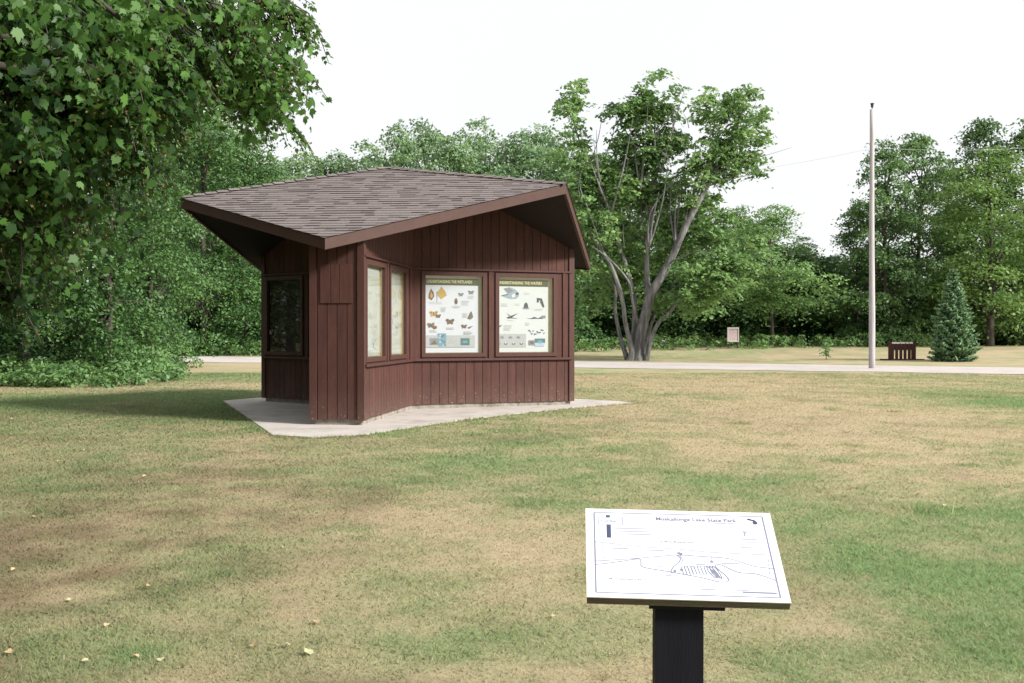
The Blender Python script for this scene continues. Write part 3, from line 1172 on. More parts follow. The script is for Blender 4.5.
bu, bv = .455 * BW, .455 * BH
for a, b in (((-bu, -bv), (-bu, bv)), ((bu, -bv), (bu, bv))): seg(a, b, .0032, 0)
for a, b in (((-bu, -bv), (bu, -bv)), ((-bu, bv), (bu, bv))): seg(a, b, .0022, 0)
text('Muskallonge Lake State Park', 300, 105, 583, 0, .0165)
pline([(500, 114), (545, 115.6)], .0026, 1); pline([(552, 115.8), (600, 117.5)], .0026, 1)
text('Trail Map', 108, 110, 164, 1, .008)
pline([(100, 95), (170, 97), (170, 122), (102, 120), (100, 95)], .0012, 1)
pline([(176, 95), (186, 96), (186, 125)], .0014, 1)
pline([(127, 90), (141, 90.5)], .0075, 2)
pline([(148, 90), (155, 90.5)], .0025, 1)
pline([(137, 121), (138.5, 168)], .0105, 2)
for i, (a, b) in enumerate(((158, 273), (158, 275), (158, 285))): pline([(a, 134 + 10 * i), (b, 136 + 10.5 * i)], .0022, 1)
text('Lake Superior', 320, 184, 440, 1, .009)
text('Muskallonge Lake', 138, 313, 265, 1, .007)
pline(curve_([(90, 182), (160, 190), (240, 199), (380, 208), (500, 219), (700, 228)]), .0016, 1)
pline(curve_([(90, 250), (160, 246), (240, 240), (310, 234), (380, 229), (470, 234), (550, 240), (600, 252), (650, 268), (722, 276)]), .0016, 0)
pline(curve_([(90, 262), (130, 258), (190, 250), (245, 243), (252, 256), (260, 271), (340, 285), (420, 299), (470, 308), (530, 322), (562, 318), (550, 300), (528, 282), (512, 266), (530, 262), (560, 275), (600, 290), (660, 295), (733, 319)]), .0018, 0)
pline(curve_([(375, 228), (390, 240), (384, 256), (368, 268), (358, 285), (362, 292)]), .002, 0)
pline(curve_([(386, 228), (398, 245), (392, 262)]), .0014, 1)
for k in range(8):
    x = 392 + 11.5 * k
    pline([(x, 268), (x + 4, 278), (x + 12, 297)], .0017, 0)
    if k % 2: pline([(x, 268), (x + 11.5, 268)], .0013, 0)
for k in range(3):
    pline(curve_([(482 + 10 * k, 266), (500 + 10 * k, 280), (522 + 8 * k, 303 + 3 * k), (512 + 9 * k, 306), (490 + 10 * k, 286), (482 + 10 * k, 266)], 4), .0017, 0)
for x, y in ((384, 222), (392, 224), (500, 252), (395, 280), (372, 284), (506, 290)): pline([(x - 5, y), (x + 5, y + .6)], .006, 0)
for a, b in (((115, 190), (120, 245)), ((238, 206), (236, 236)), ((696, 232), (706, 300)), ((497, 222), (500, 250))):
    for j in range(5):
        t0, t1 = j / 5, j / 5 + .12
        pline([(a[0] + (b[0] - a[0]) * t0, a[1] + (b[1] - a[1]) * t0), (a[0] + (b[0] - a[0]) * t1, a[1] + (b[1] - a[1]) * t1)], .0016, 1)
for (x0, x1, y) in ((150, 205, 205), (250, 330, 211), (310, 355, 270), (445, 480, 262), (535, 600, 258), (465, 515, 347), (590, 635, 350), (600, 655, 172), (600, 650, 182), (600, 655, 192), (340, 360, 300), (600, 655, 202)):
    pline([(x0, y), (x1, y + (x1 - x0) * .02)], .0024, 1)
pline([(612, 357), (732, 361)], .0042, 0)
pline([(606, 142), (612, 150), (611, 162)], .004, 1); pline([(612, 150), (620, 144)], .003, 1)
# the emblem at the end of the title: two small landmasses
for pts in ([(614, 99), (622, 97), (632, 101), (640, 102), (648, 107), (640, 107), (630, 105), (622, 103)], [(636, 110), (642, 105), (649, 108), (655, 114), (651, 119), (641, 118)]):
    ink.poly([(*c2uv(*p), .0014) for p in reversed(pts)], 2)
sb(ink, 'printed_map', [M['ink'], M['ink_pale'], M['ink_dark']], board)
br = MB()
br.box((-.115, -hh + .006, -.052), (.115, hh - .06, -.0312))
sb(br, 'bracket', M['black'])
ps = MB()
pc = at(678.5, 640, 3.10)
z_top = lambda y: (SM @ Vector((0, 0, -.053))).z + (y - (SM @ Vector((0, 0, 0))).y) * math.tan(tilt)
hwp = .074
px_, py_ = pc[0] - sp[0], 3.10 - sp[1] + .02
yw = Matrix.Rotation(yaw - .03, 3, 'Z')
ring = [Vector((-hwp, -hwp * .9, 0)), Vector((hwp, -hwp * .9, 0)), Vector((hwp, hwp * .9, 0)), Vector((-hwp, hwp * .9, 0))]
ring = [yw @ r for r in ring]
lo = [(r.x + px_, r.y + py_, -.3) for r in ring]
hi = [(r.x + px_, r.y + py_, z_top(r.y + py_ + sp[1]) - .006) for r in ring]
ps.hexa(lo + hi)
# two tie boards in front leave a joint down the face of the post
for x0, x1 in ((-hwp + .004, -.003), (.003, hwp - .004)):
    q = [yw @ Vector(v) for v in ((x0, -hwp * .9 - .003, 0), (x1, -hwp * .9 - .003, 0), (x1, -hwp * .9 + .001, 0), (x0, -hwp * .9 + .001, 0))]
    if x0 < 9: continue
    ps.hexa([(r.x + px_, r.y + py_, -.3) for r in q] + [(r.x + px_, r.y + py_, z_top(r.y + py_ + sp[1]) - .012) for r in q])
sb_post = ps.build('post', M['black'], sign)

# ------------------------------------------------------------------ pole, wire, notice board, rack, marker post
pp = gnd(872, 368.5)
ptop = EYE + (HZ - 110) / F * pp[1]
pole = empty('utility_pole', pp, 0, 'tall bare grey wooden pole standing at the edge of the road', 'pole')
m_ = MB()
zz = np.linspace(-.3, ptop, 14)
m_.tube([(.006 * math.sin(z * .9) - .004 * z, 0, z) for z in zz], [.120 - .042 * z / ptop for z in np.clip(zz, 0, 99)], 14)
kn = m_.build('shaft', M['pole'], pole)
m_ = MB()
m_.tube([(-.004 * ptop + .012, 0, ptop - .02), (-.004 * ptop + .012, 0, ptop + .09)], [.014, .014], 8)
m_.tube([(-.004 * ptop + .012, 0, ptop + z) for z in (.07, .10, .12, .19, .21, .235, .25)], [.03, .05, .05, .05, .075, .075, .03], 12)
m_.build('insulator', M['metal_dark'], pole)
m_ = MB()
m_.tube([(-.114, -.02, z) for z in (-.2, 1.4, 2.8)], [.022] * 3, 8)
m_.build('conduit', M['metal_grey'], pole)
m_ = MB()
a, b, c = at(568, 181, 60), at(874, 148, pp[1] + .1), at(1090, 140, 62)
pts = []
for p, q, sag in ((a, b, .5), (b, c, .3)):
    for k in range(13):
        t = k / 12
        pts.append(p * (1 - t) + q * t - np.array([0, 0, sag * 4 * t * (1 - t)]))
m_.tube(pts, [.0045] * len(pts), 5)
tag(m_.build('wire', M['wire']), 'thin sagging wire strung past the bare grey pole', 'wire')

nb = gnd(733, 348.5)
notice = empty('notice_board', nb, .05, 'small framed pinkish notice board on two legs at the wood edge', 'notice board')
k_ = nb[1] / F
m_ = MB()
m_.box((-5.0 * k_, -.02, 7.5 * k_), (5.0 * k_, .02, 19.5 * k_))
pnl = m_.build('panel', M['pink'], notice)
m_ = MB()
for q in (((-5.8 * k_, -.05, 6.6 * k_), (-4.9 * k_, .03, 21.2 * k_)), ((4.9 * k_, -.05, 6.6 * k_), (5.8 * k_, .03, 21.2 * k_)), ((-4.9 * k_, -.048, 6.6 * k_), (4.9 * k_, .028, 7.6 * k_)), ((-4.9 * k_, -.048, 19.4 * k_), (4.9 * k_, .028, 21.2 * k_))): m_.box(*q)
m_.build('frame', simple('pale weathered frame', (.46, .42, .40), .8, .15, 8), notice)
for sx in (-1, 1):
    m_ = MB()
    m_.box((sx * 4.6 * k_ - .05, -.045, -.2), (sx * 4.6 * k_ + .05, .045, 6.6 * k_ - .002))
    m_.build('leg', M['bark_dark'], notice)

rk = gnd(902, 360)
k_ = rk[1] / F * 1.1
rack = empty('slatted_bench', rk, -.05, 'dark brown slatted wooden rack standing on the grass near the spruce', 'rack')
rack.name = 'slatted_rack'
W2 = 11.0 * k_
m_ = MB()
m_.box((-W2 - 8 * k_, -.16, -.02), (W2 + 8 * k_, .16, .05))
m_.build('base_board', M['rack'], rack)
for sx in (-1, 1):
    m_ = MB()
    m_.box((sx * W2 - .055, -.06, .05), (sx * W2 + .055, .06, 17.2 * k_))
    m_.build('end_post', M['rack'], rack)
m_ = MB()
m_.box((-W2 + .056, -.03, 9.0 * k_), (W2 - .056, .012, 14.6 * k_))
m_.build('rail', M['rack'], rack)
m_ = MB()
for (x0, x1) in ((-.84, -.20), (-.14, .24), (.30, .52), (.58, .86)): m_.box((x0 * W2, -.045, 14.8 * k_), (x1 * W2, .03, 16.3 * k_))
m_.build('cap_strip', simple('pale grey plank', (.75, .73, .72), .8, .1, 9), rack)
m_ = MB()
m_.box((-W2 + .056, -.02, 14.6 * k_), (W2 - .056, .0, 15.6 * k_))
m_.build('rail', M['rack'], rack)
for x in (-.80, -.46, -.12, .22, .56, .84):
    m_ = MB()
    m_.box((x * W2 - .07, -.055, .05), (x * W2 + .07, -.031, 14.4 * k_))
    m_.build('slat', M['rack'], rack)

mk = gnd(663.5, 349.5)
k_ = mk[1] / F
post = empty('marker_post', mk, 0, 'short dark post with a pale slanted top near the many-stemmed maple', 'post')
m_ = MB()
m_.hexa([(-.1, -.1, -.1), (.1, -.1, -.1), (.1, .1, -.1), (-.1, .1, -.1), (-.1, -.1, 8 * k_), (.1, -.1, 7.6 * k_), (.1, .1, 8.6 * k_), (-.1, .1, 9.2 * k_)])
m_.build('shaft', M['metal_dark'], post)
m_ = MB()
m_.hexa([(-.11, -.11, 8.05 * k_), (.11, -.11, 7.65 * k_), (.11, .11, 8.65 * k_), (-.11, .11, 9.25 * k_), (-.11, -.11, 8.6 * k_), (.11, -.11, 8.2 * k_), (.11, .11, 9.2 * k_), (-.11, .11, 9.8 * k_)])
m_.build('cap', M['metal_grey'], post)

# ------------------------------------------------------------------ foliage
RHOMB = np.array([(0, -.5, 0), (.30, -.08, .06), (.16, .34, .03), (0, .55, -.04), (-.18, .3, .03), (-.30, -.06, .06)])
QUAD = np.array([(0, -.5, 0), (.33, 0, .08), (0, .5, -.03), (-.33, 0, .08)])
MAPLE = np.array([(0, -.40, 0), (.12, -.30, .01), (.33, -.36, -.04), (.34, -.20, -.01), (.54, .02, -.09), (.40, .12, -.03), (.40, .28, -.06), (.21, .25, .01), (.17, .40, -.02), (0, .62, -.12),
                  (-.17, .40, -.02), (-.21, .25, .01), (-.40, .28, -.06), (-.40, .12, -.03), (-.54, .02, -.09), (-.34, -.20, -.01), (-.33, -.36, -.04), (-.12, -.30, .01)])
NEEDLE = np.array([(-.5, -.09, 0), (.5, -.05, 0), (.5, .05, 0), (-.5, .09, 0)])


def unit(v):
    return v / (np.linalg.norm(v, axis=-1, keepdims=True) + 1e-9)


def leaves_at(rng, P, Nn, size, shape, along=None):
    n = len(P)
    Nn = unit(Nn)
    t = rng.normal(size=(n, 3)) if along is None else along + rng.normal(size=(n, 3)) * .15
    t = unit(t - Nn * (t * Nn).sum(1, keepdims=True))
    b = np.cross(Nn, t)
    k = len(shape)
    V = P[:, None, :] + size[:, None, None] * (shape[None, :, 0, None] * b[:, None, :] + shape[None, :, 1, None] * t[:, None, :] + shape[None, :, 2, None] * Nn[:, None, :])
    return V.reshape(n * k, 3)


def sprays(rng, blobs, per_m2, nleaf, srad, lsize, flat_=.16, up=1.1, shell=.42, out_=.45):
    """foliage: layered sprays of leaves filling lumpy blobs (x,y,z,rx,rz,tint)"""
    P, Nn, T, S = [], [], [], []
    for bx, by, bz, rx, rz, tn in blobs:
        ns = max(3, int(per_m2 * 4 * rx * (rx + rz) / 2))
        d = unit(rng.normal(size=(ns, 3)))
        rr = (shell + (1 - shell) * rng.random(ns) ** .6)[:, None] * (1 + .25 * rng.normal(size=(ns, 1)) * .5)
        c = np.array([bx, by, bz]) + d * rr * np.array([rx, rx, rz])
        sn = unit(np.array([0, 0, up]) + d * out_ + rng.normal(size=(ns, 3)) * .25)
        st = tn + rng.normal(0, .13, ns)
        nl = np.maximum(4, rng.poisson(nleaf, ns))
        idx = np.repeat(np.arange(ns), nl)
        n = len(idx)
        off = rng.normal(size=(n, 3)) * srad * .6
        nn = sn[idx]
        off = off - nn * (off * nn).sum(1, keepdims=True) * (1 - flat_)
        off[:, 2] -= .22 * (off ** 2).sum(1) / srad        # the rim of a spray droops
        P.append(c[idx] + off)
        Nn.append(unit(nn + rng.normal(size=(n, 3)) * .45))
        T.append(np.clip(st[idx] + rng.normal(0, .1, n), 0, 1))
        S.append(lsize * rng.uniform(.65, 1.3, n))
    return np.concatenate(P), np.concatenate(Nn), np.concatenate(T), np.concatenate(S)


def crown_blobs(rng, H, Rr, zb, n, br=(.26, .42), p=.9, rzf=(.55, .8)):
    out = []
    for k in range(n):
        t = (k + rng.random()) / n
        env = Rr * (math.sin(math.pi * min(1, (.12 + .88 * t) ** p)) ** .55) * (1 - .25 * t)
        an = rng.uniform(0, 2 * math.pi)
        r = env * (.25 + .5 * rng.random() ** .5)
        b = Rr * rng.uniform(*br) * (1.1 - .45 * t)
        z = zb + (H - zb) * t * .93
        out.append((r * math.cos(an), r * math.sin(an), z, b, b * rng.uniform(*rzf), .32 + .36 * rng.random()))
    return out


def limb_path(rng, a, b, n=5, wob=.08):
    a, b = np.array(a, float), np.array(b, float)
    L = np.linalg.norm(b - a)
    out = []
    for i in range(n):
        t = i / (n - 1)
        p = a * (1 - t) + b * t
        p = p + rng.normal(size=3) * wob * L * math.sin(math.pi * t)
        p[2] += .08 * L * math.sin(math.pi * t)
        out.append(p)
    return out


def make_tree(rng, name, H, Rr, zb, nblob, per, nleaf, srad, lsize, leafm, barkm, shape=QUAD, tr=.22, fork=.35, br=(.26, .42), rzf=(.55, .8)):
    root = empty(name, (0, 0, 0))
    bl = crown_blobs(rng, H, Rr, zb, nblob, br, rzf=rzf)
    P, Nn, T, S = sprays(rng, bl, per, nleaf, srad, lsize)
    fast_mesh('crown', leaves_at(rng, P, Nn, S, shape), len(shape), T, leafm, root)
    t = MB()
    lean = rng.normal(size=2) * .02 * H
    zf = H * fork
    tp = [(0, 0, -.3), (0, 0, .15), (lean[0] * .3, lean[1] * .3, zf), (lean[0], lean[1], H * .82)]
    t.tube(tp, [tr * 1.5, tr * 1.15, tr * .85, tr * .2], 9, jag=.05, rng=rng)
    for b in bl[::2]:
        z0 = max(zf * .6, min(b[2] - .15 * H, H * .7))
        s = z0 / (H * .82)
        t.tube(limb_path(rng, (lean[0] * s, lean[1] * s, z0), (b[0], b[1], b[2])), [tr * .42, tr * .34, tr * .26, tr * .17, tr * .06], 6)
    t.build('trunk', barkm, root)
    return root


rng = np.random.default_rng(21)
protos = []
for k in range(5):
    H = 15.0
    protos.append(make_tree(rng, 'woodland_tree', H, [5.6, 5.2, 6.0, 5.0, 5.4][k], [.8, 1.4, .6, 1.0, .5][k], 48, 1.7, 52, .85, .25, M['leaf_wood'], M['bark_dark'], tr=.16, br=(.20, .36)))
low = []
for k in range(3):
    low.append(make_tree(rng, 'understorey_tree', 6.0, 3.0, .2, 18, 2.4, 46, .65, .22, M['leaf_shade'], M['bark_dark'], tr=.1, fork=.2))

used = set()


def recolour(root, leafm):
    """the same tree in another leaf colour"""
    r = copy_tree(root)
    for ch in r.children:
        if ch.name.startswith('crown'):
            ch.data = ch.data.copy()
            ch.data.materials[0] = leafm
    return r


shady = [recolour(p, M['leaf_shade']) for p in protos[:2]]
pale = [recolour(p, M['leaf_pale']) for p in protos[:4]]
rd_ = np.random.default_rng(29)
dark = [make_tree(rd_, 'woodland_tree', 15.0, [4.6, 5.2, 4.4][k], .4, 54, 2.0, 50, .85, .26, M['leaf_dark'], M['bark_dark'], tr=.2, br=(.18, .38), rzf=(.3, .45)) for k in range(3)]


def put(o, px, dist, top_py, H0, rz, label, group, name, wscale=1.0, cat='tree'):
    x = (px - 512) / F * dist
    z0 = float(gz(x, dist))
    h = EYE + (HZ - top_py) / F * dist - z0
    c = o if o.name not in used else copy_tree(o)
    used.add(c.name)
    c.name = name
    used.add(c.name)
    s = h / H0
    c.location = (x, dist, z0)
    c.scale = (s * wscale, s * wscale, s)
    c.rotation_euler = (0, 0, rz)
    tag(c, label, cat, group)
    return c


rng = np.random.default_rng(5)
pick = lambda L: L[rng.integers(len(L))]
groups = {
    'behind': ('leafy tree of the wood rising behind the kiosk roof', 'trees of the wood behind the kiosk roof'),
    'middle': ('leafy tree of the wood behind the big many-stemmed maple', 'trees of the wood behind the many-stemmed maple'),
    'left': ('tree beyond the road in the gap left of the kiosk', 'trees beyond the road left of the kiosk'),
}
rows = [
    ('left', 168, 70, 95, 1.0), ('left', 205, 66, 110, 1.0), ('left', 240, 72, 125, 1.0), ('left', 185, 80, 80, 1.0),
    ('behind', 270, 74, 150, .9), ('behind', 300, 78, 138, .9), ('behind', 335, 74, 137, .9), ('behind', 366, 76, 132, .85), ('behind', 395, 72, 116, .8), ('behind', 428, 77, 110, .8),
    ('behind', 452, 71, 122, .9), ('behind', 482, 75, 110, .8), ('behind', 512, 72, 122, .9), ('behind', 538, 77, 118, .9), ('behind', 565, 72, 128, .9),
    ('middle', 596, 74, 140, .9), ('middle', 628, 76, 145, .9), ('middle', 664, 71, 165, .9), ('middle', 700, 75, 188, 1.0), ('middle', 735, 72, 200, 1.0), ('middle', 768, 76, 208, 1.0), ('middle', 800, 72, 232, 1.0), ('middle', 828, 78, 250, 1.0),
]
for g, px, dist, tp, ws in rows:
    l, gr = groups[g]
    put(pick(pale if g == 'behind' else protos), px, dist, tp + rng.uniform(-4, 4), 15.0, rng.uniform(0, 6.28), l, gr, 'woodland_tree', ws * rng.uniform(.9, 1.1))
# right-hand clump of tall dark trees
for px, dist, tp, ws, lb in (
        (858, 63, 195, .85, 'dark tall tree with a ragged left edge, behind the bare grey pole'),
        (884, 62, 128, .8, 'tall dark green tree whose top reaches highest just right of the grey pole'),
        (916, 64, 124, .8, 'tall dark tree with its crown above the slatted rack'),
        (985, 66, 108, .75, 'tall dark tree behind the yellow-green one at the right edge'),
        (1030, 64, 104, .85, 'tall dark tree cut off by the right edge of the view'),
        (948, 72, 150, .8, 'dark tree filling the gap behind the spruce top')):
    put(pick(dark), px, dist, tp, 15.0, rng.uniform(0, 6.28), lb, 'tall trees on the right', 'tall_tree', ws)
# low understorey along the edge of the wood
lowlab = {'a': ('low dark understorey tree at the wood edge left of the kiosk', 'understorey left of the kiosk'),
          'b': ('low dark understorey tree between the kiosk and the notice board', 'understorey between kiosk and notice board'),
          'c': ('low dark understorey tree between the notice board and the pole', 'understorey between notice board and pole'),
          'd': ('low dark understorey tree at the wood edge right of the pole', 'understorey right of the pole')}
for px in list(range(150, 330, 26)):
    put(pick(low), px + rng.uniform(-8, 8), rng.uniform(63, 68), rng.uniform(255, 290), 6.0, rng.uniform(0, 6.28), *lowlab['a'], 'understorey_tree', rng.uniform(1.0, 1.3))
for px in list(range(560, 725, 24)):
    put(pick(low), px + rng.uniform(-8, 8), rng.uniform(64, 70), rng.uniform(235, 275), 6.0, rng.uniform(0, 6.28), *lowlab['b'], 'understorey_tree', rng.uniform(1.0, 1.3))
for px in list(range(745, 870, 22)):
    put(pick(low), px + rng.uniform(-8, 8), rng.uniform(65, 69), rng.uniform(240, 280), 6.0, rng.uniform(0, 6.28), *lowlab['c'], 'understorey_tree', rng.uniform(1.0, 1.3))
for px in list(range(878, 1070, 22)):
    put(pick(low), px + rng.uniform(-8, 8), rng.uniform(66, 74), rng.uniform(240, 285), 6.0, rng.uniform(0, 6.28), *lowlab['d'], 'understorey_tree', rng.uniform(1.0, 1.3))

# yellow-green tree at the right
yt = make_tree(np.random.default_rng(31), 'broadleaf_tree', 12.5, 5.2, 1.2, 46, 1.6, 50, .95, .22, M['leaf_yellow'], M['bark_dark'], tr=.22, fork=.25, br=(.22, .40), rzf=(.25, .4))
put(yt, 990, 60, 140, 12.5, .4, 'bright yellow-green broad tree behind the spruce at the right', None, 'broadleaf_tree', .95)

# unseen trees added to block sky light, outside the left edge and behind the viewer's left shoulder
for (x_, y_, h_, lb) in ((-14.5, 4, 16, 'added unseen sky-blocking tree, left of the overhanging maple'), (-16, 11, 17, 'added unseen sky-blocking tree between the overhanging maple and the brambles'),
                         (-17, 19, 15, 'added sky-blocking tree just outside the left edge near the brambles'), (-9, -6, 16, 'added sky-blocking tree behind the viewer on the left'), (-12, -2, 16, 'added unseen sky-blocking tree, beside the one left of the maple'),
                         (-7, 0.5, 15, 'added sky-blocking tree at the left shoulder of the viewer'), (-11.5, 6.5, 15, 'added sky-blocking tree just outside the left edge, in front of the overhanging maple'), (-20, -4, 16, 'added sky-blocking tree far out to the left of the viewer')):
    o = copy_tree(pick(shady))
    o.name = 'sky_blocker_tree'
    o.location = (x_, y_, 0)
    o.scale = (h_ / 15.0 * .95,) * 3
    o.rotation_euler = (0, 0, rng.uniform(0, 6.28))
    tag(o, lb, 'tree', 'added sky-blocking trees outside the view')

# left: dense trees whose low boughs reach the ground behind the brambles
dl = make_tree(np.random.default_rng(41), 'broadleaf_tree', 11.0, 3.9, .3, 52, 1.9, 62, .72, .15, M['leaf_left'], M['bark_dark'], RHOMB, tr=.16, br=(.24, .44), rzf=(.22, .36))
dl2 = make_tree(np.random.default_rng(43), 'broadleaf_tree', 11.0, 3.6, .2, 52, 1.9, 62, .72, .15, M['leaf_left'], M['bark_dark'], RHOMB, tr=.16, br=(.24, .44), rzf=(.22, .36))
dl3 = make_tree(np.random.default_rng(47), 'broadleaf_tree', 11.0, 5.0, 2.2, 40, 2.6, 44, .55, .12, M['leaf_left'], M['bark_dark'], RHOMB, tr=.2, br=(.18, .34), rzf=(.25, .4))
for o, px, dist, tp, rz, ws, lb in (
        (dl, 25, 28, 30, .3, .85, 'dense leafy tree behind the brambles at the left edge'),
        (dl2, 108, 29, 60, 1.9, .8, 'dense leafy tree behind the brambles, second from the left edge'),
        (dl, 60, 36, -10, 2.8, .9, 'dense leafy tree standing behind the two nearest the brambles'),
        (dl2, 152, 39, 95, 4.4, .75, 'bright leafy tree at the right end of the brambles'),
        (dl, -60, 30, 10, 5.2, .9, 'dense leafy tree mostly outside the left edge'),
        (dl, 205, 60, 105, 1.2, .9, 'pale green tree beside the far road left of the kiosk'),
        (dl3, -215, 17, -120, 2.2, 1.0, 'leafy tree hanging in from the left edge above the brambles'),
        (dl2, 246, 66, 118, 3.3, .9, 'pale green tree above the left tip of the kiosk roof')):
    put(o, px, dist, tp, 11.0, rz, lb, 'leafy trees on the left', 'broadleaf_tree', ws)

# ------------------------------------------------------------------ the many-stemmed maple beyond the road
mb_ = gnd(636, 360.5)
MY = mb_[1]
mk_ = MY / F
bigm = empty('maple_tree', mb_, 0, 'big many-stemmed maple with grey trunks standing just beyond the road', 'tree')


def L_(px, py, dy=0.0):
    p = at(px, py, MY)
    return np.array([p[0] - mb_[0], dy, p[2] - mb_[2]])


rng = np.random.default_rng(77)
tk = MB()


def stem_(pts, r, n=10):
    c = curve_([np.append(p, q) for p, q in zip([L_(*p) for p in pts], r)], 4)
    tk.tube([q[:3] for q in c], [max(q[3] * mk_ * .46, .007) for q in c], n, jag=.05, rng=rng)


stem_([(638, 364, 0), (639, 352, 0), (642, 330, 0), (649, 300, -.1), (654, 288, -.2), (668, 263, -.4), (690, 215, -.6), (712, 175, -.5), (732, 135, -.3), (748, 98, 0)], [20, 14, 11.5, 10.5, 9.5, 8, 6.5, 4.8, 3, .8])
stem_([(649, 300, .1), (648, 275, .4), (648.5, 247, .5), (652, 215, .6), (657, 180, .6), (655, 140, .8), (650, 95, .8)], [7.5, 5.8, 5.2, 4.6, 4, 2.5, .6])
stem_([(652, 218, .6), (645, 190, .9), (634, 160, 1.2), (628, 120, 1.2)], [3.2, 2.8, 2, .6])
stem_([(633, 362, .3), (634, 345, .5), (636, 322, .5), (634, 290, .6), (620, 240, .9), (609, 208, 1.0), (590, 165, 1.2), (573, 108, 1.2)], [10, 7.5, 6, 5.6, 5, 4, 2.6, .6])
stem_([(628, 363, -.2), (631, 352, -.3), (624, 322, -.5), (621, 300, -.6), (612, 272, -.7), (603, 255, -.6), (590, 235, -.4), (572, 205, -.2)], [9, 6.5, 5, 4.6, 4, 3.2, 2.2, .6])
stem_([(629, 360, .7), (622, 335, 1.0), (618, 310, 1.3), (618, 285, 1.6), (606, 262, 2.0)], [6, 4.6, 3.6, 2.6, 1])
stem_([(645, 362, -.3), (650, 338, -.5), (657, 322, -.8), (667, 312, -1.1), (678, 296, -1.4), (698, 277, -1.8), (722, 262, -2.0)], [6, 4.6, 3.8, 3.3, 2.8, 2, .6])
stem_([(645, 362, .4), (653, 330, 1.2), (668, 300, 2.0), (690, 282, 2.6), (716, 285, 2.8)], [5, 3.6, 2.6, 1.8, .5])
stem_([(637, 324, -.4), (630, 300, -.8), (626, 282, -1.0), (606, 260, -1.2), (588, 248, -1.4)], [3, 2.6, 2.2, 1.6, .5])
stem_([(668, 263, -.5), (680, 258, -1.0), (694, 252, -1.4)], [2.4, 1.5, .5])
stem_([(700, 196, -.6), (706, 160, -.9), (706, 118, -1)], [3.2, 2, .5])
stem_([(712, 175, -.5), (735, 165, -.8), (757, 160, -1), (785, 152, -1.2)], [2.0, 1.2, .6, .2], 6)
stem_([(705, 188, -.5), (730, 180, -.4), (760, 174, -.2)], [1.6, .8, .3], 6)
stem_([(590, 165, 1.2), (600, 135, 1.2), (606, 100, 1.2)], [1.3, .9, .3], 6)
stem_([(597, 180, 1.1), (612, 140, 1), (620, 108, 1)], [1.2, .8, .3], 6)
stem_([(603, 255, -.6), (588, 215, -.9), (578, 185, -1), (586, 160, -1.2)], [1.8, 1.3, 1, .4], 6)
for k in range(34):       # thin upright stems fanning out of the main ones
    x0, y0 = [(690, 215), (660, 172), (648, 247), (610, 215), (712, 175), (640, 190), (600, 240), (675, 245)][k % 8]
    fan = (x0 - 650) * .35 + 10
    ln_k = rng.uniform(45, 105)
    ln_k = min(ln_k, y0 - 98)
    x1, y1 = x0 + fan * rng.uniform(.2, 1.3) + rng.normal(0, 12), y0 - ln_k
    dd = rng.uniform(-1.2, 1.4)
    xm = x0 + (x1 - x0) * .45 + rng.normal(0, 4)
    stem_([(x0, y0, dd * .4), (xm, y0 - ln_k * .5, dd * .8), (x1, y1, dd)], [2.6, 1.7, .4], 6)
for k in range(40):       # bare twigs through the crown
    a = L_(rng.uniform(575, 740), rng.uniform(120, 250), rng.uniform(-2, 2))
    b = a + np.array([rng.normal(0, .5), rng.normal(0, .5), rng.uniform(.4, 1.0)])
    tk.tube(limb_path(rng, a, b, 4, .05), [.02, .016, .011, .005], 5)
tk.build('trunk', M['bark'], bigm)
BLM = []
for px, py, rx, ry, n, dy in ((573, 112, 15, 26, 4, 1.2), (570, 150, 20, 16, 3, 1), (632, 118, 22, 22, 5, .8), (655, 112, 24, 24, 6, .6), (650, 92, 12, 12, 2, .6), (628, 150, 18, 22, 4, 1),
                                (665, 150, 30, 20, 5, .4), (640, 185, 34, 18, 6, .8), (704, 118, 14, 20, 4, -1), (718, 150, 26, 18, 5, -.5), (738, 105, 22, 16, 6, 0), (748, 130, 18, 22, 5, 0), (742, 165, 24, 15, 5, -.4), (700, 175, 24, 14, 4, -.6),
                                (598, 190, 28, 20, 6, .8), (590, 225, 26, 20, 6, -.2), (605, 165, 20, 16, 3, 1), (575, 260, 20, 18, 4, -.5), (700, 275, 34, 14, 7, -1.8), (725, 262, 26, 12, 5, -2), (680, 300, 30, 12, 6, -1.2), (722, 290, 30, 12, 5, 1.5), (670, 235, 26, 18, 4, 1.5), (712, 225, 26, 18, 5, 1.2), (745, 245, 24, 16, 4, 1), (625, 255, 24, 18, 4, 2), (690, 205, 20, 12, 3, .3)):
    for k in range(int(n * (4.6 if py > 140 else 3.2))):
        q = L_(px + rng.uniform(-1, 1) * rx * .85, py + rng.uniform(-1, 1) * ry * .75, dy + rng.normal(0, .6))
        s = rng.uniform(.26, .48) * (rx + ry) / 44
        BLM.append((q[0], q[1], q[2], s * 1.5, s * .9, rng.uniform(.3, .75)))
for k in range(190):
    t_ = rng.random()
    py = 100 + 215 * t_
    lo_, hi_ = 572 + 20 * t_, 752 - 40 * abs(t_ - .15) ** .8 - 10 * t_
    px = rng.uniform(lo_, hi_)
    if py < 150 and (588 < px < 622 or 680 < px < 700): continue
    q = L_(px, py, rng.uniform(.2, 2.4))
    s = rng.uniform(.26, .5)
    BLM.append((q[0], q[1], q[2], s * 1.5, s * .9, rng.uniform(.35, .8)))
